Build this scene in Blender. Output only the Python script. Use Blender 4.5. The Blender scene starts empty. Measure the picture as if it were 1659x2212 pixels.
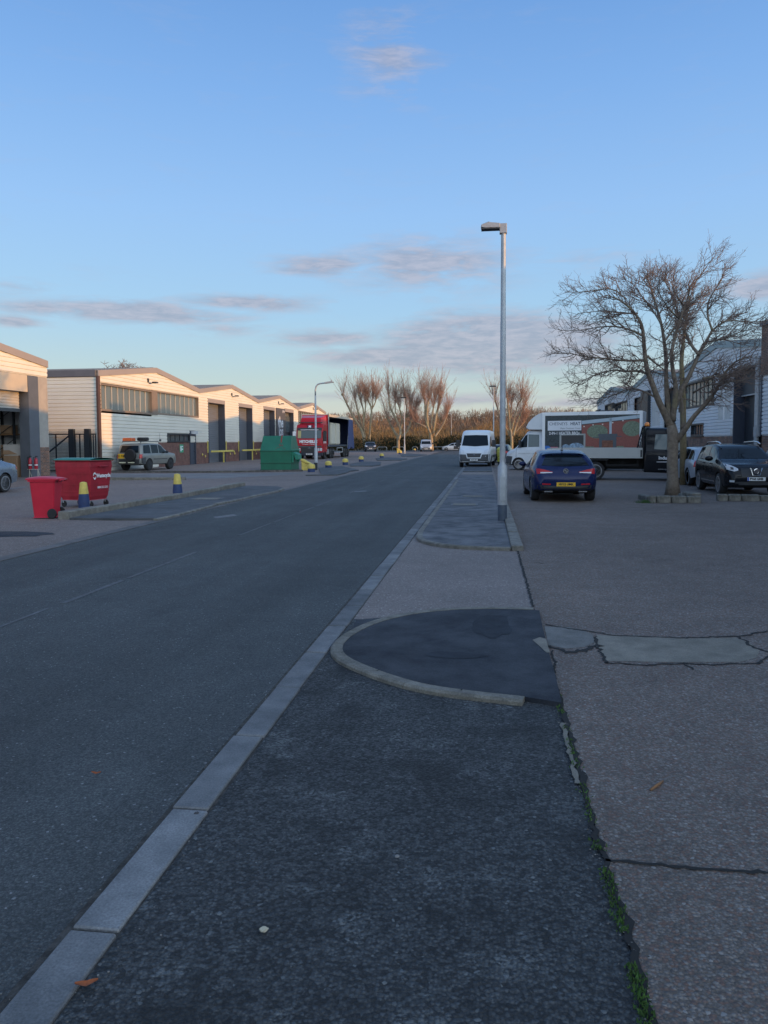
import bpy, bmesh, math, random
from mathutils import Vector, Matrix
from mathutils.bvhtree import BVHTree
random.seed(7)
R_ = math.radians
S = bpy.context.scene
COL = S.collection
# ------------------------------------------------------------ camera
H = 1.75; PSI = R_(7.5); PIT = R_(3.5); ROL = R_(0.3); FPX = 1662.0; CX = 829.5; CY = 1056.0
_F = Vector((-math.sin(PSI)*math.cos(PIT), math.cos(PSI)*math.cos(PIT), -math.sin(PIT)))
_R0 = Vector((math.cos(PSI), math.sin(PSI), 0)); _U0 = _R0.cross(_F)
_R = _R0*math.cos(ROL) - _U0*math.sin(ROL); _U = _R0*math.sin(ROL) + _U0*math.cos(ROL)
cd = bpy.data.cameras.new('camera'); cam = bpy.data.objects.new('camera', cd); COL.objects.link(cam)
cd.sensor_width = 36; cd.lens = FPX/2212*36; cd.shift_y = (CY-1106)/2212; cd.shift_x = 0
cd.clip_start = 0.05; cd.clip_end = 6000
cam.matrix_world = Matrix.Translation((0, 0, H)) @ Matrix((_R, _U, -_F)).transposed().to_4x4()
S.camera = cam
def ray(x, y): return _F + _R*((x-CX)/FPX) + _U*((CY-y)/FPX)
def G(x, y, z=0.0):                       # photo point -> point on the ground plane
    d = ray(x, y); t = (z-H)/d.z; return Vector((d.x*t, d.y*t, z))
def AY(x, y, Y):
    d = ray(x, y); t = Y/d.y; return Vector((d.x*t, Y, H+d.z*t))
def AX(x, y, X):
    d = ray(x, y); t = X/d.x; return Vector((X, d.y*t, H+d.z*t))
# ------------------------------------------------------------ light
SUN_EL = R_(4.25); SUN_AZ = R_(15.9)       # azimuth: from +X towards -Y
SKY_STR = 0.15; SUN_STR = 2.5; EXPO = 0.6
W = bpy.data.worlds.new('World'); S.world = W; W.use_nodes = True
nt = W.node_tree; nt.nodes.clear()
def nd(t, **k):
    n = nt.nodes.new(t)
    for a, b in k.items(): setattr(n, a, b)
    return n
def ln(a, b): nt.links.new(a, b)
def mth(op, a, b=None, c=None, clamp=False):
    n = nd('ShaderNodeMath', operation=op); n.use_clamp = clamp
    for i, v in enumerate((a, b, c)):
        if v is None: continue
        if isinstance(v, (int, float)): n.inputs[i].default_value = v
        else: ln(v, n.inputs[i])
    return n.outputs[0]
out = nd('ShaderNodeOutputWorld'); bg = nd('ShaderNodeBackground'); bg.inputs[1].default_value = SKY_STR
sky = nd('ShaderNodeTexSky', sky_type='NISHITA'); sky.sun_disc = False
sky.sun_elevation = SUN_EL; sky.sun_rotation = R_(90)+SUN_AZ
sky.altitude = 20; sky.air_density = 1.0; sky.dust_density = 0.6; sky.ozone_density = 1.3
tc = nd('ShaderNodeTexCoord'); sep = nd('ShaderNodeSeparateXYZ'); ln(tc.outputs['Generated'], sep.inputs[0])
az = mth('ARCTAN2', sep.outputs[0], sep.outputs[1]); el = mth('ARCSINE', sep.outputs[2])
def noise(scale, detail, vec, rough=0.55, dist=0.0):
    n = nd('ShaderNodeTexNoise'); n.inputs['Scale'].default_value = scale; n.inputs['Detail'].default_value = detail
    n.inputs['Roughness'].default_value = rough; n.inputs['Distortion'].default_value = dist
    ln(vec, n.inputs['Vector']); return n.outputs['Fac']
cmb = nd('ShaderNodeCombineXYZ'); ln(mth('MULTIPLY', az, 1.0), cmb.inputs[0]); ln(mth('MULTIPLY', el, 4.6), cmb.inputs[1])
n1 = noise(9, 7, cmb.outputs[0], 0.6, 0.4); n2 = noise(26, 6, cmb.outputs[0], 0.65, 0.3)
nn = mth('ADD', mth('MULTIPLY', n1, 0.65), mth('MULTIPLY', n2, 0.35))
# clouds: (azimuth, elevation, half width, half height, strength), all in the photo's sky
CL = []
for (px, py, rx, ry, st) in [(845, 125, 95, 85, .42), (300, 674, 230, 26, .95), (540, 655, 180, 18, .75), (90, 664, 110, 20, .55), (40, 694, 70, 14, .75),
        (480, 712, 80, 14, .45), (690, 574, 110, 26, .8), (930, 572, 180, 60, .75), (700, 732, 120, 18, .9), (900, 770, 240, 24, 1.35), (1060, 742, 250, 66, 1.35), (1180, 745, 180, 60, 1.2),
        (1010, 862, 200, 13, .6), (1240, 872, 170, 14, .6), (720, 856, 120, 10, .4), (1640, 622, 90, 34, .8), (30, 620, 80, 14, .35), (1240, 560, 120, 16, .18), (1500, 880, 200, 16, .5), (-500, 600, 500, 60, .8), (2300, 640, 500, 70, .8)]:
    d = ray(px, py).normalized(); d1 = ray(px+rx, py).normalized(); d2 = ray(px, py-ry).normalized()
    CL.append((math.atan2(d.x, d.y), math.asin(d.z), 1.2*abs(math.atan2(d1.x, d1.y)-math.atan2(d.x, d.y)), 1.3*abs(math.asin(d2.z)-math.asin(d.z)), st))
tot = None
for (a, e, ra, re, st) in CL:
    u = mth('DIVIDE', mth('SUBTRACT', az, a), ra); v = mth('DIVIDE', mth('SUBTRACT', el, e), re)
    d = mth('SUBTRACT', 1.0, mth('SQRT', mth('ADD', mth('MULTIPLY', u, u), mth('MULTIPLY', v, v))))
    m = mth('MULTIPLY', mth('MAXIMUM', d, -1.0), st*0.55)
    tot = m if tot is None else mth('MAXIMUM', tot, m)
cl = mth('MULTIPLY', mth('SUBTRACT', mth('ADD', tot, mth('MULTIPLY', mth('SUBTRACT', nn, 0.5), 1.7)), -0.06), 2.9, clamp=True)
cl = mth('MULTIPLY', cl, mth('MULTIPLY', mth('ADD', tot, 0.16), 2.4, clamp=True))
cl = mth('MULTIPLY', cl, 0.75)
mix = nd('ShaderNodeMix', data_type='RGBA'); ln(cl, mix.inputs[0])
ccol = nd('ShaderNodeMix', data_type='RGBA')
K = 1/(SKY_STR*2**EXPO)
rp = nd('ShaderNodeValToRGB'); ln(mth('MULTIPLY', mth('ADD', el, 0.02), 1/1.2, clamp=True), rp.inputs[0])
STOPS = [(0.0, (.74, .68, .60)), (.035, (.66, .70, .66)), (.085, (.52, .69, .76)), (.15, (.40, .665, .95)), (.25, (.335, .60, 1.02)), (.36, (.235, .485, .95)), (.47, (.155, .37, .82)), (.62, (.16, .36, .78)), (1.0, (.28, .48, .88))]
while len(rp.color_ramp.elements) < len(STOPS): rp.color_ramp.elements.new(.5)
for e, (p, c) in zip(rp.color_ramp.elements, STOPS): e.position = p; e.color = (*c, 1)
sc = nd('ShaderNodeVectorMath', operation='SCALE'); ln(rp.outputs[0], sc.inputs[0]); sc.inputs['Scale'].default_value = K
# the western half, round the low sun, is warmer and brighter
side = mth('MULTIPLY', mth('ADD', mth('COSINE', mth('SUBTRACT', az, math.pi/2+SUN_AZ+.5)), -0.02), 0.9, clamp=True)
lowf = mth('SUBTRACT', 1.0, mth('MULTIPLY', el, .9, clamp=True))
base = nd('ShaderNodeMix', data_type='RGBA'); base.inputs[0].default_value = 0.82; ln(sky.outputs[0], base.inputs[6]); ln(sc.outputs[0], base.inputs[7])
warm = nd('ShaderNodeMix', data_type='RGBA'); ln(mth('MULTIPLY', side, lowf), warm.inputs[0]); ln(base.outputs[2], warm.inputs[6]); warm.inputs[7].default_value = (2.8*K, 3.15*K, 3.3*K, 1)
ln(warm.outputs[2], mix.inputs[6])
ccol.inputs[6].default_value = (.35*K, .38*K, .485*K, 1); ccol.inputs[7].default_value = (.50*K, .49*K, .575*K, 1)
cr2 = nd('ShaderNodeMapRange'); ln(n2, cr2.inputs[0]); cr2.inputs[1].default_value = .4; cr2.inputs[2].default_value = .62; ln(cr2.outputs[0], ccol.inputs[0])
ln(ccol.outputs[2], mix.inputs[7]); ln(mix.outputs[2], bg.inputs[0]); ln(bg.outputs[0], out.inputs[0])
sl = bpy.data.lights.new('sun', 'SUN'); sl.energy = SUN_STR; sl.angle = R_(0.5); sl.color = (1.0, 0.45, 0.08)
so = bpy.data.objects.new('sun', sl); COL.objects.link(so)
sdir = Vector((math.cos(SUN_EL)*math.cos(SUN_AZ), -math.cos(SUN_EL)*math.sin(SUN_AZ), math.sin(SUN_EL)))
so.rotation_euler = sdir.to_track_quat('Z', 'Y').to_euler(); so.location = sdir*300
S.view_settings.view_transform = 'Standard'; S.view_settings.look = 'None'
S.view_settings.exposure = EXPO; S.view_settings.gamma = 1
S.render.resolution_x = 768; S.render.resolution_y = 1024
# ------------------------------------------------------------ mesh helpers
class MB:
    def __init__(s): s.v = []; s.f = []; s.m = []
    def add(s, vs, fs, m=0):
        b = len(s.v); s.v += [tuple(v) for v in vs]
        for f in fs: s.f.append([b+i for i in f]); s.m.append(m)
        return s
    def box(s, x0, x1, y0, y1, z0, z1, m=0):
        return s.add([(x0,y0,z0),(x1,y0,z0),(x1,y1,z0),(x0,y1,z0),(x0,y0,z1),(x1,y0,z1),(x1,y1,z1),(x0,y1,z1)],
              [(0,3,2,1),(4,5,6,7),(0,1,5,4),(1,2,6,5),(2,3,7,6),(3,0,4,7)], m)
    def rbox(s, c, size, mat=None, m=0):
        a, b, d = size[0]/2, size[1]/2, size[2]/2; c = Vector(c); mat = mat or Matrix()
        vs = [c + (mat @ Vector(p)) for p in [(-a,-b,-d),(a,-b,-d),(a,b,-d),(-a,b,-d),(-a,-b,d),(a,-b,d),(a,b,d),(-a,b,d)]]
        return s.add(vs, [(0,3,2,1),(4,5,6,7),(0,1,5,4),(1,2,6,5),(2,3,7,6),(3,0,4,7)], m)
    def prism(s, poly, axis, a, b, m=0):          # poly in the other two axes (in xyz order)
        def P(p, t): return (t, p[0], p[1]) if axis == 'x' else (p[0], t, p[1]) if axis == 'y' else (p[0], p[1], t)
        n = len(poly)
        return s.add([P(p, a) for p in poly]+[P(p, b) for p in poly],
              [list(range(n))[::-1], [n+i for i in range(n)]]+[(i, (i+1) % n, n+(i+1) % n, n+i) for i in range(n)], m)
    def poly(s, pts, m=0): return s.add(pts, [list(range(len(pts)))], m)
    def tube(s, pts, rad, n=8, cap=True, m=0):
        pts = [Vector(p) for p in pts]; k = len(pts)
        if isinstance(rad, (int, float)): rad = [rad]*k
        vs = []; prev = None
        for i, p in enumerate(pts):
            t = (pts[min(i+1, k-1)]-pts[max(i-1, 0)])
            if t.length < 1e-9: t = Vector((0, 0, 1))
            t.normalize()
            if prev is None:
                a = t.cross(Vector((0, 0, 1)) if abs(t.z) < .9 else Vector((1, 0, 0))).normalized()
            else:
                a = prev - t*prev.dot(t)
                a = a.normalized() if a.length > 1e-6 else t.orthogonal().normalized()
            prev = a; b = t.cross(a)
            for j in range(n):
                an = 2*math.pi*j/n; vs.append(p + (a*math.cos(an)+b*math.sin(an))*rad[i])
        fs = [(i*n+j, i*n+(j+1) % n, (i+1)*n+(j+1) % n, (i+1)*n+j) for i in range(k-1) for j in range(n)]
        if cap: fs += [list(range(n))[::-1], [(k-1)*n+j for j in range(n)]]
        return s.add(vs, fs, m)
    def lathe(s, prof, c=(0,0,0), axis='z', n=16, m=0):   # prof: (radius, along)
        c = Vector(c); vs = []
        for r, h in prof:
            for j in range(n):
                a = 2*math.pi*j/n; u, w = r*math.cos(a), r*math.sin(a)
                vs.append(c+Vector((u, w, h) if axis == 'z' else (u, h, w) if axis == 'y' else (h, u, w)))
        k = len(prof)
        fs = [(i*n+j, i*n+(j+1) % n, (i+1)*n+(j+1) % n, (i+1)*n+j) for i in range(k-1) for j in range(n)]
        fs += [list(range(n)), [(k-1)*n+j for j in range(n)]]
        return s.add(vs, fs, m)
    def ball(s, c, r, n=12, k=8, m=0):
        if isinstance(r, (int, float)): r = (r, r, r)
        c = Vector(c); vs = [c+Vector((0, 0, -r[2]))]
        for i in range(1, k):
            p = math.pi*i/k
            for j in range(n):
                a = 2*math.pi*j/n; vs.append(c+Vector((r[0]*math.sin(p)*math.cos(a), r[1]*math.sin(p)*math.sin(a), -r[2]*math.cos(p))))
        vs.append(c+Vector((0, 0, r[2]))); L = len(vs)-1
        fs = [(0, 1+(j+1) % n, 1+j) for j in range(n)]
        fs += [(1+i*n+j, 1+i*n+(j+1) % n, 1+(i+1)*n+(j+1) % n, 1+(i+1)*n+j) for i in range(k-2) for j in range(n)]
        fs += [(L, 1+(k-2)*n+j, 1+(k-2)*n+(j+1) % n) for j in range(n)]
        return s.add(vs, fs, m)
    def grid(s, fn, nu, nv, m=0):
        vs = [fn(i/nu, j/nv) for j in range(nv+1) for i in range(nu+1)]
        return s.add(vs, [(j*(nu+1)+i, j*(nu+1)+i+1, (j+1)*(nu+1)+i+1, (j+1)*(nu+1)+i) for j in range(nv) for i in range(nu)], m)
    def build(s, name, mat, parent=None, smooth=False, bev=0, loc=None, rz=0, fix=True, sharp=None):
        me = bpy.data.meshes.new(name); me.from_pydata(s.v, [], s.f)
        for mm in (mat if isinstance(mat, (list, tuple)) else [mat]): me.materials.append(mm)
        me.polygons.foreach_set('material_index', s.m)
        if fix or bev:
            bm = bmesh.new(); bm.from_mesh(me)
            if bev: bmesh.ops.bevel(bm, geom=[e for e in bm.edges if len(e.link_faces) == 2 and e.calc_face_angle(0) > .5], offset=bev, segments=1, affect='EDGES', clamp_overlap=True)
            if fix: bmesh.ops.recalc_face_normals(bm, faces=bm.faces)
            bm.to_mesh(me); bm.free()
        if smooth:
            me.polygons.foreach_set('use_smooth', [True]*len(me.polygons))
            if sharp: me.set_sharp_from_angle(angle=R_(sharp))
        me.update()
        o = bpy.data.objects.new(name, me); COL.objects.link(o)
        if parent is not None: o.parent = parent
        if loc is not None: o.location = loc
        if rz: o.rotation_euler.z = rz
        return o
def tag(o, label, cat, group=None):
    o['label'] = label; o['category'] = cat
    if group: o['group'] = group
    return o
def thing(name, label, cat, loc=(0,0,0), rz=0, group=None):
    o = bpy.data.objects.new(name, None); COL.objects.link(o); o.empty_display_size = .3
    o.location = loc; o.rotation_euler.z = rz
    return tag(o, label, cat, group)
def struct(o, kind='structure'): o['kind'] = kind; return o
def kids(o): return [c for c in COL.objects if c.parent == o]
def copy_tree(o, parent=None):
    c = o.copy(); COL.objects.link(c)
    if parent is not None: c.parent = parent
    for ch in kids(o): copy_tree(ch, c)
    return c
def text(name, s, size, mat, origin, ux, uy, parent=None, ex=0.004, align='CENTER', bold=0.0, sx=1.0):
    cu = bpy.data.curves.new(name, 'FONT'); cu.body = s; cu.size = size; cu.align_x = align; cu.align_y = 'CENTER'
    cu.extrude = ex; cu.offset = bold; cu.resolution_u = 2
    t = bpy.data.objects.new(name+'_curve', cu); me = bpy.data.meshes.new_from_object(t); bpy.data.objects.remove(t); bpy.data.curves.remove(cu)
    me.name = name; me.materials.clear(); me.materials.append(mat)
    o = bpy.data.objects.new(name, me); COL.objects.link(o)
    ux = Vector(ux).normalized(); uy = Vector(uy).normalized(); uz = ux.cross(uy)
    Mx = Matrix((ux*sx, uy, uz)).transposed().to_4x4(); Mx.translation = Vector(origin)
    me.transform(Mx)
    if parent is not None: o.parent = parent
    return o
# ------------------------------------------------------------ materials
def newmat(name):
    m = bpy.data.materials.new(name); m.use_nodes = True; t = m.node_tree
    return m, t, t.nodes['Principled BSDF']
def N(t, ty, **k):
    n = t.nodes.new(ty)
    for a, b in k.items():
        if a in ('op',): n.operation = b
        elif hasattr(n, a): setattr(n, a, b)
        else: n.inputs[a.replace('_', ' ')].default_value = b
    return n
def mmix(t, fac, a, b, blend='MIX'):
    n = t.nodes.new('ShaderNodeMix'); n.data_type = 'RGBA'; n.blend_type = blend
    for i, v in ((0, fac), (6, a), (7, b)):
        if hasattr(v, 'node'): t.links.new(v, n.inputs[i])
        else: n.inputs[i].default_value = v if i == 0 else (*v[:3], 1)
    return n.outputs[2]
def ramp(t, v, stops, interp='LINEAR'):
    n = t.nodes.new('ShaderNodeValToRGB'); n.color_ramp.interpolation = interp
    while len(n.color_ramp.elements) < len(stops): n.color_ramp.elements.new(.5)
    for e, (p, c) in zip(n.color_ramp.elements, stops):
        e.position = p; e.color = (c, c, c, 1) if isinstance(c, (int, float)) else (*c[:3], 1)
    t.links.new(v, n.inputs[0]); return n.outputs[0]
def mmath(t, op, a, b=0.0, clamp=False):
    n = t.nodes.new('ShaderNodeMath'); n.operation = op; n.use_clamp = clamp
    for i, v in enumerate((a, b)):
        if hasattr(v, 'node'): t.links.new(v, n.inputs[i])
        else: n.inputs[i].default_value = v
    return n.outputs[0]
def tnoise(t, vec, scale, detail=4, rough=.55):
    n = t.nodes.new('ShaderNodeTexNoise'); n.inputs['Scale'].default_value = scale; n.inputs['Detail'].default_value = detail
    n.inputs['Roughness'].default_value = rough; t.links.new(vec, n.inputs['Vector']); return n.outputs['Fac']
def tvor(t, vec, scale, out='Color', feature='F1', rnd=1.0):
    n = t.nodes.new('ShaderNodeTexVoronoi'); n.feature = feature; n.inputs['Scale'].default_value = scale; n.inputs['Randomness'].default_value = rnd
    t.links.new(vec, n.inputs['Vector']); return n.outputs[out]
def bump(t, bs, h, strength=.4, dist=.01, nrm=None):
    n = t.nodes.new('ShaderNodeBump'); n.inputs['Strength'].default_value = strength; n.inputs['Distance'].default_value = dist
    t.links.new(h, n.inputs['Height'])
    if nrm is not None: t.links.new(nrm, n.inputs['Normal'])
    t.links.new(n.outputs[0], bs.inputs['Normal']); return n.outputs[0]
def objco(t): return t.nodes.new('ShaderNodeTexCoord').outputs['Object']
_MC = {}
def M(name, col, rough=.6, metal=0.0, var=.12, vs=2.5, spec=.5, coat=0.0, emit=0.0):
    if name in _MC: return _MC[name]
    m, t, b = newmat(name)
    b.inputs['Roughness'].default_value = rough; b.inputs['Metallic'].default_value = metal; b.inputs['Specular IOR Level'].default_value = spec
    b.inputs['Coat Weight'].default_value = coat; b.inputs['Coat Roughness'].default_value = .05
    if var > 0:
        f = tnoise(t, objco(t), vs, 5, .6)
        c = mmix(t, ramp(t, f, [(.3, 0.), (.7, 1.)]), [x*(1-var) for x in col], [min(1, x*(1+var)) for x in col])
        t.links.new(c, b.inputs['Base Color'])
        r = ramp(t, f, [(.3, max(0, rough-.06)), (.7, min(1, rough+.06))]); t.links.new(r, b.inputs['Roughness'])
    else: b.inputs['Base Color'].default_value = (*col, 1)
    if emit: b.inputs['Emission Color'].default_value = (*col, 1); b.inputs['Emission Strength'].default_value = emit
    _MC[name] = m; return m
def aggregate(name, base, chips, scale, bstr, stain=.25, speck=.02, rough=.82, light=(.35, .35, .36), patch=.5, big=.35, tint=None, lichen=None, tracks=0.0):
    """coarse stone chips in a binder: asphalt and exposed-aggregate concrete"""
    m, t, b = newmat(name); co = objco(t)
    v = tvor(t, co, scale, 'Color'); sepc = t.nodes.new('ShaderNodeSeparateColor'); t.links.new(v, sepc.inputs[0])
    dist = tvor(t, co, scale, 'Distance')
    v2 = tvor(t, co, scale*2.3, 'Color'); sep2 = t.nodes.new('ShaderNodeSeparateColor'); t.links.new(v2, sep2.inputs[0])
    c = mmix(t, ramp(t, sepc.outputs[0], [(.15, 0.), (.85, 1.)]), base, chips)
    c = mmix(t, ramp(t, sep2.outputs[1], [(.5, 0.), (1., .6)]), c, [x*.55 for x in base])
    if tint: c = mmix(t, ramp(t, sepc.outputs[1], [(.72, 0.), (.78, .7)], 'LINEAR'), c, tint)
    gap_tone = ramp(t, dist, [(.25, 0.), (.7, 1.)]); c = mmix(t, mmath(t, 'MULTIPLY', gap_tone, .45), c, [x*.45 for x in base])  # darker tone between the chips
    sp = ramp(t, sepc.outputs[2], [(1-speck, 0.), (1-speck*.6, 1.)]); c = mmix(t, mmath(t, 'MULTIPLY', sp, .8), c, light)
    n1 = tnoise(t, co, big, 5, .6); n2 = tnoise(t, co, 2.3, 6, .65)
    st = ramp(t, n1, [(.32, 1-stain), (.68, 1+stain)]); c = mmix(t, 1.0, c, st, 'MULTIPLY')
    st2 = ramp(t, n2, [(.3, 1-stain*.7), (.7, 1+stain*.7)]); c = mmix(t, 1.0, c, st2, 'MULTIPLY')
    if tracks:
        mp = t.nodes.new('ShaderNodeMapping'); mp.inputs['Scale'].default_value = (1.0, .06, 1.0); t.links.new(co, mp.inputs[0]); c = mmix(t, 1.0, c, ramp(t, tnoise(t, mp.outputs[0], 1.15, 4, .55), [(.32, 1-tracks), (.68, 1+tracks)]), 'MULTIPLY')
        c = mmix(t, mmath(t, 'MULTIPLY', ramp(t, tnoise(t, co, .9, 6, .7), [(.60, 0.), (.72, 1.)]), .5), c, [x*.55 for x in base])
    if lichen:
        q = mmath(t, 'MULTIPLY', ramp(t, tnoise(t, co, 3.1, 8, .72), [(.55, 0.), (.63, 1.)]), ramp(t, tnoise(t, co, 60, 3, .65), [(.46, 0.), (.58, 1.)])); c = mmix(t, mmath(t, 'MULTIPLY', q, .8), c, lichen)
        c = mmix(t, mmath(t, 'MULTIPLY', ramp(t, tnoise(t, co, 1.7, 5, .65), [(.54, 0.), (.64, 1.)]), .6), c, [x*.5 for x in base])
    t.links.new(c, b.inputs['Base Color'])
    b.inputs['Roughness'].default_value = rough; b.inputs['Specular IOR Level'].default_value = .35
    inv = mmath(t, 'SUBTRACT', 1.0, dist); fine = tnoise(t, co, scale*3, 3)
    hgt = mmath(t, 'ADD', mmath(t, 'MULTIPLY', inv, 1.0), mmath(t, 'ADD', mmath(t, 'MULTIPLY', fine, .4), mmath(t, 'MULTIPLY', sepc.outputs[0], .5)))
    bump(t, b, hgt, bstr, .012)
    return m
def slab(name, c1, c2, scale=6, rough=.8, bstr=.25, fine=120, crack=0.0, crack_scale=.7):
    """cast concrete / worn tarmac: two tones blended by noise, fine grain bump"""
    m, t, b = newmat(name); co = objco(t)
    f = tnoise(t, co, scale, 6, .65); g = tnoise(t, co, fine, 3, .6); h2 = tnoise(t, co, scale*.22, 4, .6)
    c = mmix(t, ramp(t, f, [(.35, 0.), (.65, 1.)]), c1, c2)
    c = mmix(t, 1.0, c, ramp(t, g, [(.3, .75), (.7, 1.25)]), 'MULTIPLY'); c = mmix(t, 1.0, c, ramp(t, h2, [(.3, .8), (.7, 1.2)]), 'MULTIPLY')
    hh = mmath(t, 'ADD', g, mmath(t, 'MULTIPLY', f, .6))
    t.links.new(c, b.inputs['Base Color']); b.inputs['Roughness'].default_value = rough; b.inputs['Specular IOR Level'].default_value = .35
    bump(t, b, hh, bstr, .01); return m
def brickmat(name, c1, c2, mortar, axis='x', bw=.225, bh=.075):
    m, t, b = newmat(name); co = objco(t); s = t.nodes.new('ShaderNodeSeparateXYZ'); t.links.new(co, s.inputs[0])
    k = t.nodes.new('ShaderNodeCombineXYZ'); t.links.new(mmath(t, 'ADD', s.outputs[0], s.outputs[1]), k.inputs[0]); t.links.new(s.outputs[2], k.inputs[1])
    br = t.nodes.new('ShaderNodeTexBrick'); t.links.new(k.outputs[0], br.inputs['Vector'])
    br.inputs['Color1'].default_value = (*c1, 1); br.inputs['Color2'].default_value = (*c2, 1); br.inputs['Mortar'].default_value = (*mortar, 1)
    br.inputs['Scale'].default_value = 1; br.inputs['Mortar Size'].default_value = .012; br.inputs['Brick Width'].default_value = bw; br.inputs['Row Height'].default_value = bh
    c = mmix(t, 1.0, br.outputs[0], ramp(t, tnoise(t, co, 3, 5), [(.3, .7), (.7, 1.3)]), 'MULTIPLY')
    t.links.new(c, b.inputs['Base Color']); b.inputs['Roughness'].default_value = .85
    bump(t, b, mmath(t, 'SUBTRACT', 1.0, br.outputs['Fac']), .6, .01); return m
def glassmat(name, col=(.02, .025, .03), rough=.04, spec=.6):
    m, t, b = newmat(name); b.inputs['Base Color'].default_value = (*col, 1); b.inputs['Roughness'].default_value = rough
    b.inputs['Specular IOR Level'].default_value = spec; return m
GLASS = glassmat('window_glass', (.105, .125, .135), .05, .8); CARGLASS = glassmat('car_glass', (.008, .012, .016), .03, .22); SEEGLASS = glassmat('reflection_car_glass', (.12, .15, .155), .05, .4); GLASS_R = glassmat('reflection_window_glass', (.40, .41, .34), .08, .6)  # light car glass and pale window glass: bright reflections put into base colour
LENS = glassmat('lamp_lens', (.55, .57, .6), .08, .8)
RUBBER = M('tyre_rubber', (.018, .018, .02), .8, var=.2); DARKPL = M('dark_plastic', (.028, .03, .034), .55, var=.15)
GREYPL = M('grey_bumper_plastic', (.06, .065, .072), .6); ALLOY = M('alloy_rim', (.42, .43, .45), .35, .7); CHROME = M('chrome', (.6, .6, .62), .15, 1.0, var=0)
WHITEPAINT = M('white_paint', (.72, .74, .76), .35, coat=.4, var=.06); REDLENS = M('red_lens', (.42, .015, .02), .15, var=0)
PLATE_Y = M('number_plate_yellow', (.72, .42, .02), .4, var=.05); PLATE_W = M('number_plate_white', (.72, .73, .72), .4, var=.05)
BLACKINK = M('black_lettering', (.012, .012, .014), .5, var=0); WHITEINK = M('white_lettering', (.78, .78, .8), .5, var=0)
GALV = M('galvanised_steel', (.36, .38, .40), .5, .35, var=.18, vs=6); DKSTEEL = M('dark_painted_steel', (.018, .022, .028), .5)
UNDER = M('underbody_black', (.01, .01, .011), .9, var=0); YELLOWP = M('yellow_paint', (.58, .45, .10), .6, var=.18, vs=8); BLUEP = M('navy_blue_paint', (.022, .045, .13), .6, var=.2, vs=8)
# ============================================================ ground
A_ROAD = aggregate('road_asphalt', (.054, .059, .060), (.113, .121, .121), 95, .6, stain=.16, speck=.008, rough=.78, light=(.24, .24, .25), tracks=.20)
A_COARSE = aggregate('coarse_apron_asphalt', (.032, .034, .036), (.108, .113, .115), 66, 1.0, stain=.22, speck=.012, rough=.8, big=.8, light=(.17, .18, .18), lichen=(.18, .19, .19))
A_FRESH = slab('fresh_tarmac', (.018, .021, .028), (.050, .054, .062), 2.4, .86, .6, 95)
C_YARD = aggregate('exposed_aggregate_concrete', (.150, .124, .107), (.275, .238, .21), 70, .8, stain=.20, speck=.02, rough=.85, light=(.32, .30, .28), big=.16, tint=(.19, .11, .085))
C_CROSS = aggregate('crossover_concrete', (.21, .172, .155), (.28, .24, .22), 60, .3, stain=.10, speck=.03, rough=.86, light=(.4, .38, .36), big=.5)
C_LEFT = aggregate('forecourt_concrete', (.195, .152, .132), (.275, .225, .20), 45, .25, stain=.16, speck=.02, rough=.86, light=(.4, .38, .36), big=.12)
C_PALE = slab('pale_concrete_repair', (.15, .136, .112), (.225, .202, .165), 4, .85, .45)
C_KERB = slab('kerb_concrete', (.12, .115, .10), (.215, .20, .175), 7, .85, .4, 90)
C_CHAN = slab('channel_concrete', (.105, .108, .112), (.175, .176, .178), 4, .8, .35, 110)
def pertone(m, step, off, amt):
    t = m.node_tree; b = t.nodes['Principled BSDF']; src = b.inputs['Base Color'].links[0].from_socket; s = t.nodes.new('ShaderNodeSeparateXYZ'); t.links.new(objco(t), s.inputs[0])
    w = t.nodes.new('ShaderNodeTexWhiteNoise'); w.noise_dimensions = '1D'; t.links.new(mmath(t, 'FLOOR', mmath(t, 'DIVIDE', mmath(t, 'ADD', s.outputs[1], off), step)), w.inputs['W'])
    t.links.new(mmix(t, 1.0, src, ramp(t, w.outputs['Value'], [(0, 1-amt), (1, 1+amt)]), 'MULTIPLY'), b.inputs['Base Color'])
pertone(C_CHAN, .915, 3.0, .22)
T_PATH = slab('worn_footpath_tarmac', (.045, .046, .052), (.145, .143, .147), 2.2, .74, .5, 70)
T_DARK = slab('dark_island_tarmac', (.055, .058, .062), (.095, .098, .102), 1.6, .82, .4, 80)
FILL = M('joint_filler', (.016, .015, .014), .95, var=.3, vs=30)
def sheet(name, pts, z, mat): return struct(MB().poly([(p[0], p[1], z) for p in pts]).build(name, mat, fix=False))
def raised(name, pts, z0, z1, mat, bev=0.0): return struct(MB().prism([(p[0], p[1]) for p in pts], 'z', z0, z1).build(name, mat, bev=bev))
def GP(*px): return [G(*p) for p in px]
def ribbon(mb, pts, w, z, step=.06, jit=.25):
    P = [Vector((p[0], p[1], 0)) for p in pts]; L = []
    for a, b in zip(P, P[1:]):
        n = max(1, int((b-a).length/step)); d = (b-a).normalized(); s = Vector((-d.y, d.x, 0))
        for i in range(n+1):
            c = a.lerp(b, i/n)+s*random.gauss(0, w*jit); k = w*random.uniform(.5, 1.2)*.5; L.append((c+s*k, c-s*k))
    vs = []; fs = []
    for i, (u, v) in enumerate(L):
        vs += [(u.x, u.y, z), (v.x, v.y, z)]
        if i: fs.append((2*i-2, 2*i-1, 2*i+1, 2*i))
    mb.add(vs, fs)
XL, XC0, XC1, XJ = -7.15, -1.47, -1.285, 0.5
sheet('ground', [(-1500, -60), (1500, -60), (1500, 3000), (-1500, 3000)], -.05, M('field_earth', (.07, .06, .04), .95, var=.4, vs=.05))
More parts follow.
